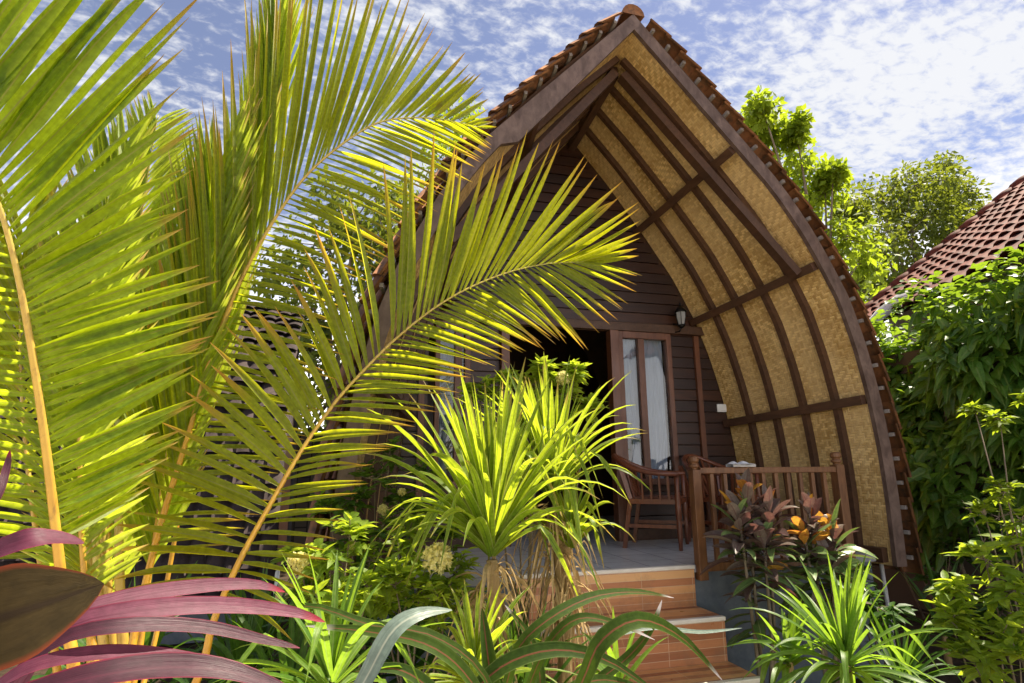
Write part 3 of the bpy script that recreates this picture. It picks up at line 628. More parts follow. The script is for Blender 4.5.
# chairs
def make_chair(x, y, rz, label):
    """faces local -Y"""
    t = thing('armchair', (0, 0, 0), label, 'armchair', 'curved wooden armchairs on the porch')
    SH, W, D = 0.42, 0.50, 0.46
    b = MB(); b.box((-W / 2 + 0.02, -D / 2, SH - 0.045), (W / 2 - 0.02, D / 2 - 0.03, SH)); 
    for k in range(7): xx = -W / 2 + 0.05 + k * 0.062; b.box((xx, -D / 2 + 0.01, SH + 0.001), (xx + 0.05, D / 2 - 0.04, SH + 0.012))
    b.build('seat', m_teak, t, smooth=False, bevel=0.003)
    for sx_ in (-1, 1):
        b = MB(); xx = sx_ * (W / 2 - 0.01)
        b.lathe((xx, -D / 2 + 0.02, 0), [(0.016, 0), (0.02, 0.1), (0.025, 0.22), (0.02, 0.24), (0.026, 0.26), (0.026, 0.36), (0.022, 0.38), (0.026, 0.42), (0.02, 0.5), (0.022, 0.62)], 10); b.build('leg', m_teak, t)
        b = MB(); b.bar((xx * 0.9, D / 2 + 0.04, 0), (xx * 0.9, D / 2 - 0.03, SH), 0.035, 0.035); b.bar((xx * 0.9, D / 2 - 0.03, SH), (xx * 1.0, D / 2 + 0.05, 0.70), 0.035, 0.035); b.build('leg', m_teak, t, smooth=False)
        b = MB(); b.bar((xx * 0.95, -D / 2 + 0.02, 0.19), (xx * 0.9, D / 2 + 0.01, 0.19), 0.022, 0.03); b.build('stretcher', m_teak, t, smooth=False)
        for q in range(4):
            b = MB(); yy = -D / 2 + 0.09 + q * 0.075; b.bar((xx, yy, SH - 0.01), (xx * 1.06, yy, 0.625 + 0.02 * q), 0.016, 0.022); b.build('arm_slat', m_teak, t, smooth=False)
    path = []
    for k in range(25):
        a = pi * k / 24; xx = -cos(a) * (W / 2 + 0.02); yy = D / 2 + 0.06 - 0.0 + 0.09 * sin(a) if 5 < k < 19 else None
        f = sin(a) ** 0.6
        path.append(V((-cos(a) * (W / 2 + 0.02), -D / 2 + 0.0 + (D + 0.14) * min(1, f * 1.02), 0.63 + 0.17 * max(0, sin(a)) ** 1.6)))
    b = MB(); b.tube(path, 0.021, 8, squash=1.0); b.build('crest_rail', m_teak, t)
    for q in range(9):
        a = pi * (0.22 + 0.56 * q / 8); f = sin(a) ** 0.6; top = V((-cos(a) * (W / 2 + 0.02), -D / 2 + (D + 0.14) * min(1, f * 1.02), 0.63 + 0.17 * sin(a) ** 1.6))
        b = MB(); b.bar((top.x * 0.82, D / 2 - 0.05, SH), top, 0.02, 0.012); b.build('back_slat', m_teak, t, smooth=False)
    t.location = (x, y, FZ); t.rotation_euler = (0, 0, rz); return t
make_chair(2.72, 4.90, R(52), 'dark reddish wooden armchair left of the railing post, in front of the curtained window')
make_chair(3.42, 4.92, R(14), 'dark reddish wooden armchair behind the porch railing balusters')

# folded cloth on the railing
b = MB(); rows = []
pc = V((2.88, YF - 0.015, RZ + 0.024))
for j in range(9):
    rows.append([b.vert(pc + V(((i / 12 - 0.5) * 0.20, (j / 8 - 0.5) * 0.09, 0.02 + 0.025 * sin(pi * j / 8) ** 0.4 * (0.6 + 0.4 * sin(i * 1.1)) * min(1, min(i, 12 - i) / 2 + 0.15)))) for i in range(13)])
b.grid(rows); low = [[b.vert(V(b.v[k]) * 1 - V((0, 0, max(0.0, b.v[k][2] - pc.z - 0.001)))) for k in r] for r in rows]; b.grid(low)
for r, l in ((rows[0], low[0]), (rows[-1], low[-1])):
    for i in range(12): b.face((r[i], r[i + 1], l[i + 1], l[i]))
tag(b.build('folded_cloth', m_cloth), 'small white folded cloth lying on the porch railing', 'cloth')

# wall lantern
lp = P(681, 318, YB - 0.13)
la = thing('wall_lantern', (lp.x, lp.y, lp.z), 'black carriage lantern with clear glass mounted above the window corner', 'lantern')
b = MB(); b.lathe((lp.x, lp.y, lp.z), [(0.012, -0.11), (0.035, -0.095), (0.042, -0.075), (0.02, -0.07)], 8); b.build('base_cup', m_metal, la)
b = MB(); b.lathe((lp.x, lp.y, lp.z), [(0.034, -0.07), (0.052, 0.0), (0.055, 0.06)], 6); b.build('glass', m_lampglass, la, smooth=False)
b = MB(); b.lathe((lp.x, lp.y, lp.z), [(0.066, 0.06), (0.068, 0.07), (0.045, 0.105), (0.02, 0.125), (0.012, 0.14), (0.016, 0.15), (0.004, 0.175)], 8); b.build('roof_cap', m_metal, la)
b = MB()
for k in range(6): a = 2 * pi * k / 6; b.bar((lp.x + 0.038 * cos(a), lp.y + 0.038 * sin(a), lp.z - 0.075), (lp.x + 0.058 * cos(a), lp.y + 0.058 * sin(a), lp.z + 0.062), 0.006, 0.006)
b.build('cage', m_metal, la)
b = MB(); b.tube([V((lp.x, YB - 0.006, lp.z - 0.08)), V((lp.x - 0.03, YB - 0.05, lp.z - 0.14)), V((lp.x - 0.01, YB - 0.10, lp.z - 0.14)), V((lp.x, lp.y, lp.z - 0.10))], 0.008, 6); b.box((lp.x - 0.03, YB - 0.012, lp.z - 0.13), (lp.x + 0.03, YB - 0.005, lp.z - 0.03)); b.build('bracket', m_metal, la)
sp_ = P(722, 408, YB - 0.02)
o = thing('light_switch', (sp_.x, YB, sp_.z), 'white double light switch plate on the dark plank wall', 'switch')
b = MB(); b.box((sp_.x - 0.055, YB - 0.022, sp_.z - 0.042), (sp_.x + 0.055, YB - 0.005, sp_.z + 0.042)); b.build('plate', m_plastic, o, smooth=False, bevel=0.004)
for k in (-1, 1): b = MB(); b.box((sp_.x + k * 0.024 - 0.019, YB - 0.028, sp_.z - 0.026), (sp_.x + k * 0.024 + 0.019, YB - 0.0225, sp_.z + 0.026)); b.build('rocker', m_plastic, o, smooth=False, bevel=0.002)
pp = P(887, 600, 4.1); b = MB(); b.tube([V((pp.x, pp.y, -0.05)), V((pp.x, pp.y, 0.4)), V((pp.x - 0.01, pp.y, 0.80))], 0.016, 10); tag(b.build('drain_pipe', m_white), 'thin pale pipe standing below the right foot of the arched roof', 'pipe')

# ------------------------------------------------------------------ neighbouring houses
# right: red tiled roof
E0 = P(852, 330, 7.5); dH = V((0.3595, 0.9331, 0)); nH = V((0.9331, -0.3595, 0)); th = R(37.5); us = nH * cos(th) + V((0, 0, sin(th))); on = V((0, 0, 1)) * cos(th) - nH * sin(th)
hr = thing('neighbour_house', (E0.x, E0.y, 0), 'house with red curved roof tiles rising behind the vine hedge on the right', 'house')
b = MB()
TW, TL = 0.25, 0.32
for i in range(-1, 16):
    for j in range(-1, 30):
        o_ = E0 + us * ((i + 1) * TL) - dH * (j * TW) ; tile(b, o_, (-us + on * uni(-.01, .01)).normalized(), -dH, on, TL * 1.25, TW, h=0.06, th=0.02, lift=0.045)
rf = b.build('roof', m_tile2, hr)
b = MB()
for i in range(14):
    o_ = E0 + us * (i * 0.40) + dH * 0.25
    b.tube([o_ + on * 0.06, o_ + us * 0.2 + on * 0.07, o_ + us * 0.43 + on * 0.045], [0.11, 0.10, 0.085], 10)
b.build('verge_tiles', m_tile2, rf)
b = MB(); q0 = E0 + dH * 0.2 - on * 0.12; q1 = q0 + us * 5.6; b.bar(q0, q1, 0.3, 0.02, up=on); 
q0 = E0 - dH * 3.6 - on * 0.06; qs = [E0 + us * 2.7 - on * 0.03 - dH * 3.4]; 
c0, c1 = E0 - on * 0.03 + dH * 0.2 - us * 0.3, E0 - on * 0.03 + dH * 0.2 + us * 5.6
i = [b.vert(p) for p in (c0, c1, c1 - dH * 7.2, c0 - dH * 7.2)]; b.face(i); b.build('roof_deck', m_wood, rf, smooth=False)
b = MB(); b0 = E0 + us * 0.5; w0 = E0 + nH * 0.6
pts = [w0, w0 - dH * 6.8, w0 - dH * 6.8 + nH * 4.2, w0 + nH * 4.2]
lo = [b.vert((p.x, p.y, -0.05)) for p in pts]; hi = [b.vert((p.x, p.y, E0.z + (0.38 if k in (0, 1) else 0.38))) for k, p in enumerate(pts)]
for k in range(4): b.face((lo[k], lo[(k + 1) % 4], hi[(k + 1) % 4], hi[k]))
b.build('wall', m_white, hr, smooth=False)
# curved plaster band along the eave
b = MB(); rows = []
band = [(866, 330), (880, 313), (896, 301), (912, 294), (930, 290), (955, 290), (985, 296)]
for k, (px, py) in enumerate(band):
    p = P(px, py - 6, 5.95 - 0.05 * k); q = P(px + 4, py + 6, 5.95 - 0.05 * k); rows.append([b.vert(p), b.vert(q), b.vert(q + V((0.06, 0.10, 0))), b.vert(p + V((0.06, 0.10, 0)))])
for k in range(len(rows) - 1):
    for j in range(4): b.face((rows[k][j], rows[k][(j + 1) % 4], rows[k + 1][(j + 1) % 4], rows[k + 1][j]))
b.build('curved_fascia', m_white, hr)

# left: grey tiled curved roof behind the palm
ln = thing('neighbour_hut', (-3.2, 7.4, 0), 'hut with steep curved grey tiled roof hidden behind the palm fronds on the left', 'hut')
cv_ = [(6.3, 0.35), (6.32, 0.9), (6.38, 1.5), (6.52, 2.1), (6.8, 2.7), (7.2, 3.15), (7.7, 3.55)]
b = MB(); nrow = 24; seg = []
dd = [0]
for a, c in zip(cv_, cv_[1:]): dd.append(dd[-1] + math.hypot(c[0] - a[0], c[1] - a[1]))
YY = [(k, q[0]) for k, q in zip(dd, cv_)]; ZZ = [(k, q[1]) for k, q in zip(dd, cv_)]
pts = [V((0, interp(YY, dd[-1] * k / nrow), interp(ZZ, dd[-1] * k / nrow))) for k in range(nrow + 1)]
XE = -0.62
for k in range(nrow):
    a, c = pts[k], pts[k + 1]; dn = (a - c); l_ = dn.length; dn.normalize(); up = V((1, 0, 0)).cross(dn)
    if up.y > 0: up = -up
    for j in range(34): tile(b, V((XE - j * 0.15 - 0.08, c.y, c.z)), dn, V((1, 0, 0)), up, l_ * 1.3, 0.15, h=0.03, th=0.014, lift=0.05)
b.build('roof', m_tile3, ln)
b = MB(); 
prf = [(q.y + 0.06, q.z - 0.01) for q in pts]; prf2 = [(15.4 - y, z) for y, z in prf[::-1]]
for x in (XE - 0.15, XE - 5.1): b = MB(); b.face([b.vert((x, y, z)) for y, z in prf + prf2]); b.build('gable_wall', m_plank, ln, smooth=False)
b = MB(); rows = [[b.vert((x, y, z)) for x in (XE - 5.1, XE - 0.1)] for y, z in prf + prf2]; b.grid(rows); b.box((XE - 5, 6.45, -0.05), (XE - 0.2, 8.9, 0.42)); b.build('hut_base', m_base, ln, smooth=False)

# garden wall under the vine
b = MB(); b.box((5.98, 1.5, -0.05), (6.12, 7.5, 2.75)); tag(b.build('garden_wall', m_wallm, smooth=False), 'dark masonry garden wall almost hidden under the climbing vine', 'wall')
b = MB(); b.box((-9, 10.5, -0.05), (16, 10.65, 2.1)); tag(b.build('boundary_wall', m_wallm, smooth=False), 'dark boundary wall far behind the huts at the back of the garden', 'wall')

# ------------------------------------------------------------------ trees
def blob_leaves(b, c, r, n, L, W, flat=0.8, size_j=0.4, down=0.35):
    for _ in range(n):
        d = V((random.gauss(0, 1), random.gauss(0, 1), random.gauss(0, 1))).normalized()
        k = (rnd() ** 0.45); p = c + V((d.x * r * k, d.y * r * k, d.z * r * k * flat))
        ld = (d + V((random.gauss(0, .6), random.gauss(0, .6), random.gauss(0, .6) - down))).normalized()
        nn = V((random.gauss(0, 1), random.gauss(0, 1), random.gauss(0.9, 1))).normalized(); s = uni(1 - size_j, 1 + size_j)
        b.dleaf(p, ld, nn, L * s, W * s)
def tree(name, base, blobs, mat, L, W, label, cat='tree', group=None, dens=1.0, tr=0.09, sub=12, subr=0.58, flat=0.8):
    """blobs: (centre, radius)"""
    t = thing(name, base, label, cat, group); base = V(base)
    tk = MB(); cr = MB(); top = sum((c for c, r in blobs), V((0, 0, 0))) / len(blobs)
    fork = base.lerp(V((top.x, top.y, base.z + (top.z - base.z) * 0.62)), 1.0)
    tk.tube(smooth_path([base, base.lerp(fork, 0.5) + V((uni(-.12, .12), uni(-.1, .1), 0)), fork], 8), [tr * (1 - 0.45 * k / 7) for k in range(8)], 9)
    for c, r in blobs:
        mid = fork.lerp(c, 0.5) + V((uni(-.2, .2), uni(-.2, .2), uni(0, .25))) * r
        tk.tube(smooth_path([fork, mid, c], 6), [tr * .5, tr * .42, tr * .34, tr * .26, tr * .18, tr * .1], 6)
        for _ in range(sub):
            d = V((random.gauss(0, 1), random.gauss(0, 1), random.gauss(0, .8))).normalized(); e_ = c + d * r * uni(0.45, 1.25)
            tk.tube([c.lerp(e_, 0), c.lerp(e_, .5) + V((0, 0, uni(-.05, .1))), e_], [tr * .12, tr * .09, tr * .04], 5)
            blob_leaves(cr, e_, r * subr * uni(0.7, 1.3), int(60 * dens * uni(.5, 1.4)), L, W, flat)
    tk.build('trunk', m_bark, t); cr.build('crown', mat, t); return t
def PB(l, Y, k=1.0): return [(P(px, py, Y + uni(-.5, .5)), r * k) for px, py, r in l]
tree('broadleaf_tree', (P(800, 400, 8.5).x + 0.6, 8.8, 0), PB([(770, 140, .42), (762, 108, .26), (800, 165, .42), (796, 130, .22), (825, 190, .34), (790, 215, .5), (833, 175, .2), (860, 262, .42), (868, 305, .38), (845, 240, .40), (755, 125, .3)], 8.5), m_treeb, 0.15, 0.085, 'bright yellow green leafy tree rising right behind the arched roof edge', dens=0.42, sub=18, subr=0.46, flat=1.5, group='trees behind the huts')
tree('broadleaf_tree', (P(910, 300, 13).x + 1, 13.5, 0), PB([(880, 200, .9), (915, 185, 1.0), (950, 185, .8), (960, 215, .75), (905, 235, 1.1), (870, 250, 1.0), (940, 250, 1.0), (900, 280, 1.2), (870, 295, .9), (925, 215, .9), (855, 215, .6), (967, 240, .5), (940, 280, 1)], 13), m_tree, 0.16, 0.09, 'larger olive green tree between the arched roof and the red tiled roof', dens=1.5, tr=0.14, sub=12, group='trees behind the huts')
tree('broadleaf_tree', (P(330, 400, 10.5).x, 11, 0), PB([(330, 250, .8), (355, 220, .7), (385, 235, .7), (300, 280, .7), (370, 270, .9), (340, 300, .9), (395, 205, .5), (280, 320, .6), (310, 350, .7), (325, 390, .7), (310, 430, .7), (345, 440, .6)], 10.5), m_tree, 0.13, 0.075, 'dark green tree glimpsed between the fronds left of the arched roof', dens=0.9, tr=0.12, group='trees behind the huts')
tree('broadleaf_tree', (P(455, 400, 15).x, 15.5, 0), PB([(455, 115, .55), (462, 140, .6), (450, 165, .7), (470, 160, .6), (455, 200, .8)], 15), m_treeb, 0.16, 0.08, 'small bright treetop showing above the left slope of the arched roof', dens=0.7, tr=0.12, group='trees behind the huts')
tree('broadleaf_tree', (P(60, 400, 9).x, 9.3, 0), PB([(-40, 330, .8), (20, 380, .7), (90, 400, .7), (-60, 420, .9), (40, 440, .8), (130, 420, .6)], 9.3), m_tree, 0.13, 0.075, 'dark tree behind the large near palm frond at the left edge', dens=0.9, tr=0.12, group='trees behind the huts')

# ------------------------------------------------------------------ coconut palm
PB0 = V((-0.72, 2.25, 0.0))
palm = thing('coconut_palm', PB0, 'young coconut palm with yellow stems and long arching fronds', 'palm')
b = MB(); b.tube([PB0 + V((0, 0, -.03)), PB0 + V((0.02, 0, 0.2)), PB0 + V((0, 0.02, 0.42))], [0.13, 0.115, 0.09], 12); b.build('trunk', m_trunk, palm)
def frond(rach, sides, mat, r0, W, nleaf, from_base=True, sag=0.05, droopj=0.03, skip=0.03, seed=0, bend=0.03, wside=1.0):
    random.seed(1000 + seed)
    ctl = [P(*q) for q in rach]
    if from_base: ctl = [PB0 + V((0, 0, 0.25)), ] + ctl
    path = smooth_path(ctl, 70); pxs = [PX(p) if (p - CAM).dot(FW) > 0.1 else (9e9, 9e9) for p in path]
    # arc length
    al = [0]
    for a, c in zip(path, path[1:]): al.append(al[-1] + (c - a).length)
    tot = al[-1]
    st_ = MB(); st_.tube(path, [r0 * (1 - 0.86 * (k / 69) ** 0.8) for k in range(70)], 8)
    lf = MB()
    for side, anchors in enumerate(sides):
        tab = []
        for (bx, by, tx, ty, tY) in anchors:
            k = min(range(70), key=lambda i: (pxs[i][0] - bx) ** 2 + (pxs[i][1] - by) ** 2)
            tab.append((al[k], P(tx, ty, tY) - path[k]))
        tab.sort(key=lambda q: q[0])
        a0, a1 = tab[0][0], tab[-1][0]; n = nleaf[side]
        for i in range(n):
            if rnd() < skip: continue
            a = lerp(a0, a1, (i + uni(-.18, .18)) / (n - 1)); a = max(a0, min(a1, a))
            for (qa, va), (qb, vb) in zip(tab, tab[1:]):
                if a <= qb: break
            f = (a - qa) / (qb - qa) if qb > qa else 0; f = max(0, min(1, f)); vec = va.lerp(vb, f)
            k = min(range(69), key=lambda i_: abs(al[i_] - a)); kk = k if al[k] <= a else max(0, k - 1)
            base = path[kk].lerp(path[kk + 1], max(0, min(1, (a - al[kk]) / max(1e-6, al[kk + 1] - al[kk]))))
            Ln = vec.length; vec = vec * uni(0.93, 1.05) + V((random.gauss(0, 1), random.gauss(0, 1.3), random.gauss(0, 1))) * (Ln * droopj)
            tan = (path[min(69, kk + 1)] - path[kk]).normalized()
            # leaves start nearer to the stem's direction, then bend towards the tip
            lift = V((0, 0, 1)) * (sag * Ln * uni(0.5, 1.6)) + tan * (bend * Ln)
            p0 = base; p1 = base + vec * 0.5 + lift; p2 = base + vec; nb = 9
            pts = [p0 * (1 - q) ** 2 + p1 * 2 * q * (1 - q) + p2 * q * q for q in [z_ / nb for z_ in range(nb + 1)]]
            if rnd() < 0.08:   # a broken or drooping tip
                for z_ in range(6, nb + 1): pts[z_] = pts[z_] - V((0, 0, 1)) * (0.03 * Ln * (z_ - 5) ** 1.3 * 0.35)
            nr = (CAM - base).normalized(); dv = vec.normalized(); ang = (0.42 if side == 0 else -0.42) + random.gauss(0, .34)
            nr = (nr - dv * nr.dot(dv)).normalized(); sdv = dv.cross(nr); nr = nr * cos(ang) + sdv * sin(ang)
            wd = (W if side == 0 else W * wside) * min(1.0, (Ln / 0.45)) ** 0.5 * uni(0.85, 1.12)
            lf.ribbon(pts, wd, nr, lambda q: (0.28 + 2.88 * q if q < 0.25 else 1.0 - 0.45 * (q - .25) - 0.64 * ((q - 0.25) / 0.75) ** 2.6), fold=uni(.5, .95), twist=random.gauss(0, .3))
    fo = lf.build('frond', mat, palm); st_.build('stem', m_stem, fo); return fo

A_r = [(74, 700, 1.80), (66, 620, 1.76), (57, 540, 1.72), (45, 440, 1.66), (30, 340, 1.60), (12, 250, 1.54), (-12, 175, 1.48), (-50, 90, 1.40), (-95, 10, 1.32)]
A_R = [(-90, 20, 0, -120, 1.30), (-62, 65, 30, -70, 1.34), (-42, 105, 85, -55, 1.42), (-22, 155, 128, -30, 1.50), (-6, 190, 185, -8, 1.58), (2, 215, 178, 40, 1.62), (9, 240, 170, 95, 1.66), (16, 272, 196, 180, 1.75), (22, 305, 188, 228, 1.78), (30, 340, 222, 290, 1.82), (37, 385, 216, 331, 1.85), (43, 430, 204, 345, 1.86), (48, 465, 203, 396, 1.90), (52, 505, 170, 450, 1.92), (57, 540, 140, 490, 1.95)]
A_L = [(-62, 65, -170, -30, 1.35), (2, 215, -150, 175, 1.55), (16, 272, -130, 255, 1.6), (30, 340, -100, 335, 1.65), (45, 440, -75, 420, 1.72), (57, 540, -60, 525, 1.80), (64, 600, 10, 640, 1.85)]
frond(A_r, [A_R, A_L], m_frond_a, 0.017, 0.036, (60, 50), sag=0.0, bend=0.02, wside=0.7, seed=1)

B_r = [(122, 700, 2.35), (137, 620, 2.42), (162, 520, 2.50), (190, 430, 2.56), (207, 370, 2.58), (230, 305, 2.62), (262, 240, 2.66), (300, 183, 2.70), (337, 148, 2.72), (375, 124, 2.75), (407, 118, 2.77), (440, 119, 2.80), (478, 127, 2.82)]
B_U = [(165, 512, 118, 350, 2.7), (180, 460, 150, 260, 2.7), (195, 412, 172, 190, 2.7), (207, 370, 190, 140, 2.7), (220, 330, 218, 95, 2.7), (235, 295, 243, 50, 2.75), (255, 252, 268, -15, 2.8), (275, 220, 300, -45, 2.8), (300, 183, 340, -50, 2.8), (320, 163, 374, -30, 2.82), (337, 148, 398, -4, 2.85), (360, 132, 424, 12, 2.88), (380, 122, 446, 36, 2.9), (400, 119, 462, 52, 2.9), (420, 118, 476, 72, 2.9), (440, 119, 484, 90, 2.9), (460, 122, 490, 108, 2.9), (478, 126, 497, 128, 2.9)]
B_D = [(150, 560, 235, 545, 2.3), (175, 480, 290, 480, 2.3), (190, 430, 312, 442, 2.3), (207, 370, 330, 397, 2.3), (220, 330, 343, 352, 2.32), (235, 295, 350, 315, 2.35), (255, 252, 356, 285, 2.4), (280, 212, 388, 262, 2.45), (300, 183, 405, 235, 2.5), (320, 163, 432, 213, 2.55), (345, 143, 458, 192, 2.6), (375, 124, 477, 172, 2.65), (407, 118, 486, 158, 2.7), (440, 119, 491, 148, 2.75), (470, 124, 494, 138, 2.8)]
frond(B_r, [B_U, B_D], m_frond, 0.016, 0.032, (72, 78), sag=0.008, wside=0.75, seed=2)

C_r = [(188, 700, 2.15), (214, 620, 2.18), (240, 560, 2.20), (270, 505, 2.24), (300, 453, 2.28), (325, 416, 2.32), (350, 385, 2.35), (400, 335, 2.42), (450, 298, 2.50), (500, 275, 2.56), (545, 264, 2.60), (588, 262, 2.64)]
C_U = [(232, 578, 120, 590, 2.2), (245, 550, 95, 545, 2.2), (262, 520, 112, 465, 2.2), (275, 495, 152, 442, 2.2), (283, 476, 180, 395, 2.2), (298, 453, 215, 352, 2.2), (310, 436, 232, 322, 2.22), (322, 418, 256, 303, 2.25), (333, 403, 275, 312, 2.25), (345, 392, 296, 292, 2.27), (353, 382, 304, 232, 2.3), (362, 372, 318, 220, 2.3), (372, 362, 337, 214, 2.32), (382, 352, 358, 174, 2.35), (392, 343, 380, 162, 2.37), (403, 333, 403, 152, 2.4), (415, 323, 431, 140, 2.42), (428, 313, 459, 150, 2.45), (440, 305, 479, 158, 2.45), (452, 297, 502, 157, 2.5), (466, 290, 521, 136, 2.52), (480, 283, 545, 140, 2.55), (495, 277, 571, 146, 2.6), (508, 273, 590, 156, 2.6), (520, 270, 613, 178, 2.62), (535, 267, 625, 193, 2.64), (548, 264, 633, 208, 2.66), (565, 262, 640, 236, 2.7), (580, 262, 640, 255, 2.7)]
C_D = [(228, 590, 290, 630, 2.1), (245, 550, 325, 560, 2.1), (263, 520, 348, 520, 2.1), (275, 495, 360, 482, 2.1), (290, 470, 375, 455, 2.12), (305, 445, 398, 440, 2.15), (325, 416, 424, 422, 2.18), (345, 390, 447, 395, 2.2), (370, 363, 466, 374, 2.25), (400, 335, 492, 362, 2.3), (430, 312, 522, 352, 2.35), (460, 293, 545, 347, 2.4), (490, 279, 566, 340, 2.45), (510, 273, 584, 352, 2.5), (525, 269, 605, 331, 2.52), (545, 264, 622, 313, 2.55), (560, 263, 634, 297, 2.6), (580, 262, 640, 274, 2.65)]
frond(C_r, [C_U, C_D], m_frond, 0.014, 0.038, (60, 70), sag=0.008, wside=0.66, seed=3)

D_r = [(112, 700, 2.75), (110, 600, 2.82), (110, 480, 2.9), (118, 360, 2.95), (134, 260, 3.0), (148, 175, 3.0), (158, 115, 3.0)]
frond(D_r, [[(110, 600, 66, 520, 2.9), (112, 440, 58, 300, 2.9), (125, 310, 82, 170, 3.0), (140, 220, 118, 110, 3.0), (156, 125, 150, 88, 3.0)], [(110, 600, 165, 520, 2.7), (112, 440, 178, 320, 2.8), (125, 310, 200, 195, 2.9), (140, 220, 206, 150, 3.0), (156, 125, 190, 105, 3.0)]], m_frond_pale, 0.014, 0.028, (84, 84), sag=0.02, seed=4)
E_r = [(130, 700, 2.5), (150, 570, 2.6), (168, 450, 2.65), (186, 345, 2.7), (200, 262, 2.75), (212, 200, 2.8)]
frond(E_r, [[(150, 570, 105, 460, 2.7), (168, 450, 128, 300, 2.7), (186, 345, 160, 200, 2.8), (200, 262, 186, 135, 2.8), (211, 205, 208, 112, 2.8)], [(150, 570, 205, 480, 2.5), (168, 450, 228, 330, 2.5), (186, 345, 248, 210, 2.6), (200, 262, 262, 110, 2.6), (211, 205, 250, 90, 2.7)]], m_frond_pale, 0.014, 0.030, (76, 76), sag=0.02, seed=5)
F_r = [(95, 700, 2.1), (86, 600, 2.15), (80, 490, 2.2), (82, 370, 2.25), (92, 280, 2.3), (108, 205, 2.3), (125, 150, 2.3)]
frond(F_r, [[(86, 600, 20, 560, 2.2), (80, 490, 10, 400, 2.2), (82, 370, 30, 250, 2.3), (95, 265, 70, 150, 2.35), (122, 155, 120, 100, 2.4)], [(86, 600, 150, 560, 2.0), (80, 490, 155, 420, 2.0), (82, 370, 150, 280, 2.1), (95, 265, 150, 180, 2.2), (122, 155, 158, 98, 2.3)]], m_frond_pale, 0.014, 0.030, (76, 76), sag=0.03, seed=6)
G_r = [(150, 660, 2.85), (188, 470, 2.95), (222, 330, 3.0), (246, 230, 3.0), (262, 140, 3.0), (272, 60, 3.0), (278, 20, 3.0)]
frond(G_r, [[(188, 470, 168, 330, 3.0), (222, 330, 222, 170, 3.0), (246, 230, 240, 70, 3.0), (262, 140, 256, 10, 3.0), (277, 30, 272, -30, 3.0)], [(188, 470, 238, 350, 2.9), (222, 330, 276, 180, 2.9), (246, 230, 296, 60, 2.9), (262, 140, 305, -10, 2.9), (277, 30, 296, -40, 3.0)]], m_frond_pale, 0.013, 0.030, (72, 72), sag=0.02, seed=7)
H_r = [(60, 700, 2.5), (40, 560, 2.6), (25, 440, 2.7), (20, 330, 2.75), (25, 240, 2.8)]
frond(H_r, [[(40, 560, -40, 560, 2.6), (25, 440, -50, 400, 2.6), (24, 250, -20, 150, 2.8)], [(40, 560, 120, 600, 2.4), (25, 440, 110, 420, 2.5), (24, 250, 70, 130, 2.8)]], m_frond, 0.018, 0.036, (40, 40), sag=0.05, seed=8)
random.seed(21)
# yellow sheathing stems rising from the crown
for (px, py, Y, px2, py2, r) in ((112, 700, 2.6, 96, 380, .022), (120, 700, 2.5, 118, 420, .026), (104, 700, 2.4, 92, 470, .024), (90, 700, 2.5, 88, 430, .020)):
    b = MB(); pts = smooth_path([PB0 + V((0, 0, .3)), P(px, py, Y), P((px + px2) / 2, (py + py2) / 2, Y + .05), P(px2, py2, Y + .1)], 16)
    b.tube(pts, [r * (1 - .6 * k / 15) for k in range(16)], 8); b.build('leaf_stalk', m_stem, palm)

# ------------------------------------------------------------------ screw pines (centre)
def blade_path(c, d, L, droop, n=9, up0=0.0):
    """leaf leaving c in direction d, arching down"""
    pts = []
    for k in range(n + 1):
        q = k / n; pts.append(c + d * (L * q) - V((0, 0, 1)) * (droop * L * q ** 2.4))
    return pts
WF = lambda q: (0.75 + 1.0 * q if q < 0.25 else 1.0 - ((q - 0.25) / 0.75) ** 2.0 * 0.97)
def rosette(b, c, n, L, W, spread=(5, 85), droop=(0.05, 0.55), sidebias=None, fold=0.5, az=(0, 360)):
    for i in range(n):
        f = (i + rnd()) / n; el = R(lerp(88 - spread[0], 90 - spread[1], f ** 0.9)); a = R(uni(*az) + i * 137.5 if az == (0, 360) else uni(*az))
        d = V((cos(a) * cos(el), sin(a) * cos(el), sin(el))); ll = L * uni(0.75, 1.1) * (0.85 + 0.3 * sin(pi * f)); dr = lerp(droop[0], droop[1], f) * uni(.6, 1.3)
        pts = blade_path(c + d * 0.02 + V((0, 0, (1 - f) * 0.06)), d, ll, dr)
        if rnd() < 0.22 and f > 0.3:      # creased leaf that folds over
            k0 = random.choice((5, 6)); 
            for k in range(k0, len(pts)): pts[k] = pts[k0 - 1].lerp(pts[k], 0.75) - V((0, 0, 1)) * (ll * 0.07 * (k - k0 + 1) ** 1.2)
        nr = V((-d.x * sin(el), -d.y * sin(el), cos(el))) + V((random.gauss(0, .15), random.gauss(0, .15), 0)); b.ribbon(pts, W * uni(.8, 1.15), nr, WF, fold=fold, twist=random.gauss(0, .35))
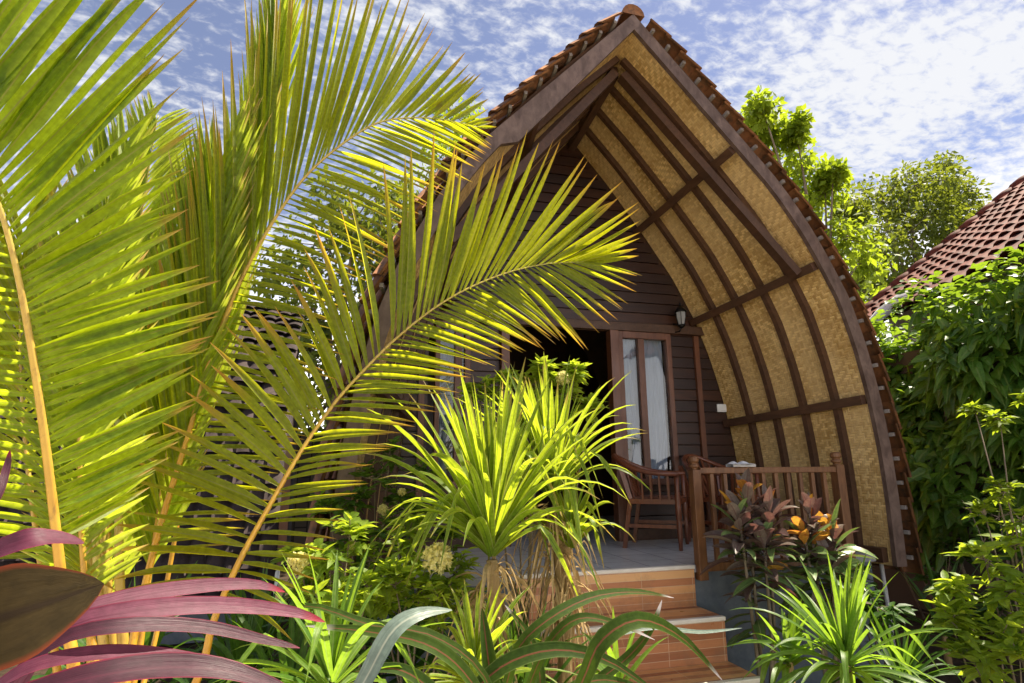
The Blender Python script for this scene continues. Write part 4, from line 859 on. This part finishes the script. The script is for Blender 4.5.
def screw_pine(c, label, L, W, n, heads, gr='screw pines beside the steps'):
    base = V((c.x, c.y, 0)); t = thing('screw_pine', base, label, 'plant', gr)
    tk = MB(); tk.tube(smooth_path([base, base.lerp(c, .5) + V((.03, 0, 0)), c], 10), [.045, .042, .04, .04, .038, .038, .036, .034, .03, .026], 9)
    lf = MB(); dr = MB()
    for k, (off, sc_, n_) in enumerate(heads):
        h = c + V(off)
        if k: tk.tube([c - V((0, 0, .25)), c.lerp(h, .5) - V((0, 0, .1)), h], [.03, .028, .022], 8)
        rosette(lf, h, n_, L * sc_, W, (2, 50), (.02, .62))
        for _ in range(int(80 * sc_)):
            a = uni(0, 2 * pi); p = h + V((cos(a) * .03, sin(a) * .03, uni(-.42, .0))); d = V((cos(a) * uni(.12, .4), sin(a) * uni(.12, .4), uni(-.5, .35))).normalized()
            dr.ribbon(blade_path(p, d, uni(.10, .30), uni(.9, 1.6), 6), uni(.008, .022), V((cos(a), sin(a), .2)), WF, fold=.6, twist=random.gauss(0, 1.2))
    tk.build('trunk', m_trunk, t); lf.build('foliage', m_pand, t); dr.build('dry_leaves', m_dry, t)
random.seed(33)
screw_pine(P(492, 560, 2.75), 'spiky screw pine with lit yellow green blades, nearest left of the steps', 0.90, 0.042, 78, [((0, 0, 0), 1.0, 116)])
screw_pine(P(556, 508, 3.1), 'taller bushy screw pine with ragged dry leaf skirt, right behind its neighbour', 0.80, 0.040, 70, [((-.02, 0, 0.04), 1.0, 104), ((.06, -.05, -.22), .62, 26)])

# ------------------------------------------------------------------ foreground cordyline (bottom left)
def px_leaf(b, pts, W, nr=None, wf=None, fold=0.3, n=18, rand=None, twist=0.0):
    path = smooth_path([P(*q) for q in pts], n); nr = nr or (CAM - path[n // 2]).normalized()
    b.ribbon(path, W, nr, wf or (lambda q: max(0.04, sin(pi * min(1, 0.12 + 0.88 * q) ** 0.9) ** 0.75)), fold=fold, rand=rand, twist=twist)
crd = thing('cordyline_plant', (-0.62, 1.05, 0), 'pink and purple leaved cordyline in the very foreground at bottom left', 'plant')
b = MB(); hub = P(-20, 700, 1.05); b.tube(smooth_path([V((-0.60, 1.08, -.03)), V((hub.x - .02, hub.y, .5)), hub], 10), .018, 8); b.build('stem', m_bark, crd)
lw = lambda q: max(0.05, sin(pi * (0.10 + 0.90 * q)) ** 0.7 if q < 0.99 else 0.05)
up_n = V((0.0, -0.75, 0.65))
b = MB()
px_leaf(b, [(20, 690, 1.08), (60, 625, 1.08), (120, 600, 1.12), (200, 587, 1.18), (255, 585, 1.22), (285, 592, 1.25)], 0.029, V((0, -.8, .6)), lw, rand=.8)
px_leaf(b, [(10, 692, 1.05), (60, 632, 1.05), (130, 612, 1.08), (220, 606, 1.14), (290, 612, 1.2), (325, 622, 1.22)], 0.032, V((0, -.8, .6)), lw, rand=.9)
px_leaf(b, [(-20, 700, 1.0), (30, 668, 1.0), (100, 654, 1.02), (170, 655, 1.06), (225, 662, 1.1)], 0.026, V((0, -.6, .8)), lw, rand=.5)
px_leaf(b, [(-30, 560, 1.0), (-5, 552, 1.0), (30, 540, 1.0), (60, 539, 1.03), (84, 543, 1.06)], 0.034, V((0, -.8, .6)), lw, rand=.2)
b.build('pink_leaves', m_pink, crd)
b = MB()
px_leaf(b, [(0, 690, 1.02), (60, 640, 1.02), (130, 626, 1.04), (205, 628, 1.1), (262, 640, 1.14), (300, 648, 1.16)], 0.026, V((.1, -.7, .7)), lw, rand=.4)
px_leaf(b, [(-10, 705, .95), (80, 680, .95), (160, 668, .98), (230, 672, 1.0), (300, 695, 1.03)], 0.042, V((0, -.6, .8)), lw, rand=.2)
px_leaf(b, [(-30, 530, .9), (-5, 500, .9), (6, 470, .92), (10, 450, .92)], 0.010, None, lw, rand=.9)
b.build('purple_leaves', m_purple, crd)
b = MB(); px_leaf(b, [(-140, 665, .84), (-70, 640, .84), (0, 618, .85), (50, 602, .87), (104, 584, .90)], 0.112, V((.15, -1, .2)), lambda q: max(0.02, (min(1, .6 + q * 1.2)) * (1 - max(0, (q - .55) / .45) ** 1.9)), fold=.12, rand=.5)
b.build('broad_leaf', m_olive, crd)['label'] = 'broad olive brown leaf with red edge'

# ------------------------------------------------------------------ crinum like strap plant bottom centre
cp = V(P(520, 720, 1.9)); st2 = thing('strap_leaf_plant', (cp.x, cp.y, 0), 'dark green strap leaved plant with red midribs arching in front of the steps', 'plant')
sw = lambda q: max(0.05, (0.6 + q if q < .4 else 1 - ((q - .4) / .6) ** 2.2 * .96))
b = MB()
for pts, W in (([(500, 720, 1.9), (515, 655, 1.9), (545, 622, 1.9), (590, 598, 1.95), (635, 592, 2.0), (674, 598, 2.05)], .040),
               ([(560, 730, 1.8), (583, 680, 1.8), (602, 640, 1.8), (640, 620, 1.82), (682, 638, 1.9), (722, 680, 1.95)], .056),
               ([(440, 730, 1.85), (475, 690, 1.85), (510, 662, 1.85), (558, 650, 1.85), (610, 662, 1.85), (665, 700, 1.85)], .052),
               ([(560, 740, 2.1), (575, 700, 2.1), (625, 660, 2.1), (650, 630, 2.1), (662, 600, 2.15)], .036),
               ([(520, 710, 2.0), (545, 650, 2.0), (575, 620, 2.0), (610, 622, 2.0), (655, 640, 2.05)], .036),
               ([(500, 740, 1.75), (470, 680, 1.75), (430, 646, 1.75), (370, 632, 1.78), (306, 626, 1.8)], .042),
               ([(510, 740, 1.8), (480, 670, 1.8), (430, 635, 1.8), (370, 625, 1.8), (310, 606, 1.85), (250, 614, 1.9)], .030),
               ([(495, 760, 1.9), (493, 700, 1.9), (487, 650, 1.92), (482, 608, 1.95)], .052),
               ([(530, 760, 2.0), (560, 700, 2.0), (600, 680, 2.05), (650, 690, 2.1)], .040),
               ([(520, 760, 2.0), (540, 690, 2.0), (530, 640, 2.05), (505, 605, 2.1)], .036),
               ([(480, 760, 1.9), (440, 700, 1.9), (400, 670, 1.9), (350, 672, 1.9)], .044)):
    px_leaf(b, pts, W, V((0.1, -.75, .65)), sw, fold=.35, twist=uni(-.3, .3))
b.build('foliage', m_strap, st2)
b = MB(); px_leaf(b, [(330, 740, 1.5), (365, 680, 1.5), (392, 632, 1.52), (420, 614, 1.55), (452, 610, 1.6)], .046, V((0, -.8, .6)), sw, fold=.25)
px_leaf(b, [(640, 650, 2.1), (690, 620, 2.1), (740, 604, 2.15), (790, 606, 2.2), (836, 622, 2.2)][:0] or [(650, 665, 2.2), (700, 640, 2.2), (735, 628, 2.2), (742, 650, 2.2)][:0] or [(600, 640, 2.1), (650, 628, 2.1), (700, 632, 2.15), (742, 628, 2.2)], .018, V((0, -.8, .6)), sw, fold=.25)
b.build('silver_leaves', m_silver, st2)

# ------------------------------------------------------------------ bottom right strap clumps
def clump(name, c, n, L, W, mat, label, cat='plant', group=None, spread=(5, 80), droop=(.1, .6), base=None):
    c = V(c); t = thing(name, (c.x, c.y, 0), label, cat, group); b = MB(); rosette(b, c, n, L, W, spread, droop, fold=.35); b.build('foliage', mat, t)
    s_ = MB(); s_.tube([V((c.x, c.y, -.03)), c + V((0, 0, .03))], [.03, .02], 7); s_.build('stem', m_trunk, t); return t
random.seed(44)
clump('strap_clump', P(848, 672, 2.75), 62, .62, .040, m_spider, 'bright green fountain of strap leaves filling the bottom right', group='strap leaf clumps', spread=(3, 88), droop=(.05, .6))
clump('strap_clump', P(790, 668, 3.0), 26, .36, .045, m_spider, 'smaller strap leaf clump just left of the bright fountain of leaves', group='strap leaf clumps')
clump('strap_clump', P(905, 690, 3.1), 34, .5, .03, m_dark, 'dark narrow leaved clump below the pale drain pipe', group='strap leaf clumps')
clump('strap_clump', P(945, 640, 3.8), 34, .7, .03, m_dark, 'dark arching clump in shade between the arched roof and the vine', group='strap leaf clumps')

# ------------------------------------------------------------------ cordylines by the railing
def cordyline(c, z0, z1, label, n, L, W, lowgreen, seed):
    """several short stems, each with a loose head of broad upright leaves"""
    random.seed(seed); t = thing('cordyline_shrub', (c[0], c[1], 0), label, 'shrub', 'cordylines growing against the porch railing')
    br = MB(); orr = MB(); gr = MB()
    for (dx, dy, dz, k) in ((0, 0, 0, 1.0), (-.10, -.04, -.16, .6), (.12, -.06, -.14, .6), (.03, -.10, -.30, .5)):
        s_ = MB(); top = V((c[0] + dx, c[1] + dy, z1 + dz)); s_.tube([V((c[0] + dx * .3, c[1] + dy * .3, -.03)), V((c[0] + dx * .6, c[1] + dy, z0)), top], [.015, .012, .008], 7); s_.build('stem', m_bark, t)
        m = int(n * k)
        for i in range(m):
            f = i / m; z = lerp(z0 if dz == 0 else max(z0, top.z - .3), top.z, f); a = i * 2.4 + uni(-.3, .3); el = R(lerp(-5, 68, f ** 1.2) + uni(-14, 14)); d = V((cos(a) * cos(el), sin(a) * cos(el), sin(el)))
            young = f > .90
            tgt = gr if (f < lowgreen and rnd() < .75) or rnd() < .12 else (orr if (young and rnd() < .6) or rnd() < .06 else br)
            l_ = L * uni(.7, 1.1) * (0.75 if young else 1)
            sdn = V((-d.x * sin(el), -d.y * sin(el), cos(el) + .1)) + V((random.gauss(0, .3), random.gauss(0, .3), 0))
            tgt.ribbon(blade_path(V((top.x, top.y, z)), d, l_, uni(.1, .4), 8), W * uni(.75, 1.1), sdn, lambda q: (max(.10, min(1, q / .35)) ** .8 * (1 - max(0, (q - .35) / .65) ** 2.4 * .97)) if q > .12 else .22, fold=.35, twist=random.gauss(0, .5))
    br.build('bronze_leaves', m_bronze, t); orr.build('orange_leaves', m_orange, t)
    if gr.v: gr.build('green_leaves', m_greencord, t)
q = P(752, 560, 3.55); cordyline((q.x, 3.55), .40, P(752, 488, 3.55).z, 'tall bronze cordyline with orange top leaves at the left of the railing', 56, .27, .080, .22, 5)
q = P(815, 560, 3.5); cordyline((q.x, 3.5), .55, P(815, 508, 3.5).z, 'shorter cordyline with purple top and green lower leaves nearer the roof foot', 44, .28, .086, .62, 6)
random.seed(8)
q = P(752, 492, 3.5); b = MB()
# ------------------------------------------------------------------ ixora shrubs with yellow flowers
def shrub(name, base, blobs, mat, L, W, label, group=None, flowers=(), n=60, stems=True, broad=True, cat='shrub'):
    base = V(base); t = thing(name, base, label, cat, group); lf = MB(); st_ = MB(); fls = []
    for c, r in blobs:
        mid = base.lerp(c, .6) + V((uni(-.06, .06), uni(-.06, .06), -.05)); st_.tube([base, mid, c], [.008, .006, .003], 6)
        for _ in range(max(3, n // 9)):
            d = V((random.gauss(0, 1), random.gauss(0, 1), random.gauss(.3, .8))).normalized(); e_ = c + d * r * uni(.5, 1); st_.tube([c, e_], [.004, .002], 5)
            for k in range(9):
                a = k * 2.4; pp_ = c.lerp(e_, .35 + .65 * k / 8); ld = (d * .5 + V((cos(a), sin(a), uni(-.2, .5)))).normalized()
                lf.leaf(pp_, ld, V((random.gauss(0, .4), random.gauss(0, .4), 1)), L * uni(.6, 1.2), W * uni(.7, 1.1), uni(.05, .4))
    for c, r in flowers:
        fl = MB(); fls.append(fl)
        for _ in range(190):
            d = V((random.gauss(0, 1), random.gauss(0, 1), random.gauss(.3, 1))).normalized(); pp_ = c + d * r * uni(.75, 1)
            for k in range(2): fl.dleaf(pp_, V((random.gauss(0, 1), random.gauss(0, 1), random.gauss(0, 1))) + d * .5, d, r * .42, r * .30)
    st_.build('stems', m_bark, t); lf.build('foliage', mat, t)
    for fl in fls: fl.build('flower_head', m_yflower, t)
    return t
random.seed(51)
gx = 'flowering shrubs below the porch'
shrub('flowering_shrub', (P(420, 683, 3.2).x, 3.2, 0), [(P(px, py, Y), r) for px, py, Y, r in ((420, 585, 2.95, .14), (455, 575, 2.9, .13), (395, 585, 2.9, .12), (440, 600, 2.8, .12), (400, 560, 3.2, .13), (440, 610, 3.0, .13), (380, 600, 3.2, .12), (470, 610, 3.1, .12), (410, 530, 3.3, .10))], m_shrub, .085, .042, 'flowering shrub with the largest pale yellow flower head, left of the screw pines', gx, [(P(437, 558, 2.85), .062), (P(478, 612, 3.0), .05)], n=90)
shrub('flowering_shrub', (P(335, 683, 3.3).x, 3.3, 0), [(P(px, py, Y), r) for px, py, Y, r in ((330, 560, 3.0, .14), (350, 535, 3.1, .13), (370, 590, 2.9, .13), (325, 610, 2.8, .12), (310, 590, 3.2, .13), (370, 560, 3.3, .13), (300, 560, 3.2, .11), (340, 600, 3.1, .12))], m_shrub, .085, .044, 'flowering shrub with one small yellow cluster under the middle palm frond', gx, [(P(298, 563, 3.0), .045), (P(352, 545, 3.2), .02)], n=90)
shrub('flowering_shrub', (P(370, 683, 3.9).x, 3.85, 0), [(P(px, py, Y), r) for px, py, Y, r in ((375, 480, 3.8, .15), (355, 500, 3.8, .13), (400, 500, 3.8, .13), (390, 455, 3.8, .10), (425, 480, 3.8, .12), (380, 530, 3.6, .16), (420, 520, 3.6, .15), (350, 540, 3.6, .14), (450, 540, 3.6, .13), (330, 510, 3.7, .12))], m_vine, .085, .044, 'taller flowering shrub growing against the left plank wall', gx, [(P(383, 510, 3.7), .03), (P(402, 492, 3.7), .022)], n=80)
shrub('flowering_shrub', (P(520, 683, 3.6).x, 3.55, 0), [(P(px, py, Y), r) for px, py, Y, r in ((565, 395, 3.5, .12), (535, 385, 3.5, .12), (500, 385, 3.5, .12), (480, 395, 3.5, .12), (545, 372, 3.4, .08), (575, 372, 3.4, .07), (590, 410, 3.5, .08), (520, 420, 3.5, .15))], m_shrub, .095, .045, 'tall shrub peeking over the screw pines with one yellow bloom', gx, [(P(563, 378, 3.35), .04)], n=90)
# shade fillers along the ground
random.seed(61)
k = 0
fill = [(-0.2, 3.0, 'left of the flowering shrubs'), (0.35, 3.35, 'under the arching middle frond'), (-0.9, 3.3, 'behind the palm stems'), (0.9, 3.3, 'behind the screw pine trunks'), (-1.6, 3.0, 'left behind the near frond'), (0.1, 4.0, 'at the foot of the left wall'), (-0.5, 4.4, 'below the grey tiled hut'), (0.75, 2.7, 'in front of the screw pines'), (-1.3, 4.2, 'before the plinth of the grey tiled hut'), (-0.5, 3.7, 'between the palm and the left gable foot')]
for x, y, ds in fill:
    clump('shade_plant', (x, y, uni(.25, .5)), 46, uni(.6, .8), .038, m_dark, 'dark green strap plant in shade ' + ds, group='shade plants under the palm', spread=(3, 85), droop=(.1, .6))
clump('bright_clump', P(620, 700, 2.5), 16, .34, .03, m_spider, 'pale green narrow leaves poking up before the lower steps', group=None)
clump('bright_clump', P(330, 700, 1.9), 34, .42, .026, m_spider, 'fresh green grassy clump at the bottom beside the pink leaves')
clump('bright_clump', P(475, 690, 2.3), 34, .45, .026, m_pand, 'yellow green grassy clump between the trunks and the foreground straps')

# ------------------------------------------------------------------ climbing vine on the garden wall
random.seed(71)
vn = thing('climbing_vine', (5.7, 4.2, 0), 'dense climbing vine with broad glossy leaves covering the garden wall', 'vine')
lf = MB(); st_ = MB()
def vine_surf(y, z):
    return 5.62 + 0.22 * sin(y * 2.1 + z * 1.3) + 0.14 * sin(y * 4.7 - z * 3.1) + 0.08 * sin(z * 7 + y * 3)
for _ in range(7200):
    y = uni(2.2, 6.6); top = 2.93 + .22 * max(0, 4.9 - y) + .12 * sin(y * 3.1) + .08 * sin(y * 7.3); bot = 1.0 + .3 * sin(y * 2.3)
    z = lerp(bot, top, rnd() ** .8); x = vine_surf(y, z) + abs(random.gauss(0, .14))
    if z > top - .25: x += rnd() * .5
    d = V((-1 + random.gauss(0, .5), random.gauss(-.1, 1.0), random.gauss(-.25, .75))).normalized(); L_ = uni(.08, .25)
    lf.leaf(V((x, y, z)), d, V((-.7 + random.gauss(0, .5), random.gauss(-.2, .6), .8 + random.gauss(0, .4))), L_, L_ * uni(.42, .56), uni(.05, .8))
for _ in range(1500):     # lit top of the hedge
    y = uni(2.2, 6.6); x = uni(5.45, 6.6); z = 2.96 + .22 * max(0, 4.9 - y) + .12 * sin(y * 3.1) + .08 * sin(y * 7.3) + uni(-.1, .16) + .10 * sin(x * 9)
    a = uni(0, 2 * pi); lf.leaf(V((x, y, z)), V((cos(a) - .3, sin(a), uni(-.1, .7))), V((random.gauss(0, .4), random.gauss(0, .4), 1)), uni(.09, .17), .075, uni(.1, .5))
for k in range(9):
    y = lerp(3.2, 5.2, k / 8) + uni(-.1, .1); st_.tube(smooth_path([V((5.75, y + uni(-.2, .2), -.03)), V((5.65, y, .7)), V((5.7, y + uni(-.15, .15), 1.4)), V((5.8, y + uni(-.2, .2), 2.4))], 12), uni(.010, .024), 6)
st_.build('stems', m_bark, vn); lf.build('foliage', m_vine, vn)

# right foreground shrub
random.seed(81)
q = P(1010, 683, 2.6)
shrub('garden_shrub', (q.x + .2, 2.7, 0), [(P(px, py, Y), r) for px, py, Y, r in ((985, 560, 2.7, .12), (1015, 590, 2.6, .15), (960, 590, 2.8, .12), (1000, 640, 2.6, .16), (950, 620, 2.8, .10), (1030, 540, 2.6, .14), (1020, 660, 2.5, .15), (975, 665, 2.7, .13), (1040, 620, 2.5, .16))], m_shrub, .13, .055, 'leafy shrub at the bottom right corner with mid green drooping leaves', None, n=75)
shrub('yellow_shrub', (q.x + .35, 2.75, 0), [(P(px, py, Y), r) for px, py, Y, r in ((1005, 490, 2.6, .10), (1020, 520, 2.6, .12), (985, 515, 2.7, .08), (1000, 420, 2.7, .07), (1025, 400, 2.7, .07), (975, 410, 2.7, .05), (1035, 470, 2.6, .1))], m_treeb, .075, .034, 'wispy shrub with glowing yellow green shoots at the right edge', None, n=80)
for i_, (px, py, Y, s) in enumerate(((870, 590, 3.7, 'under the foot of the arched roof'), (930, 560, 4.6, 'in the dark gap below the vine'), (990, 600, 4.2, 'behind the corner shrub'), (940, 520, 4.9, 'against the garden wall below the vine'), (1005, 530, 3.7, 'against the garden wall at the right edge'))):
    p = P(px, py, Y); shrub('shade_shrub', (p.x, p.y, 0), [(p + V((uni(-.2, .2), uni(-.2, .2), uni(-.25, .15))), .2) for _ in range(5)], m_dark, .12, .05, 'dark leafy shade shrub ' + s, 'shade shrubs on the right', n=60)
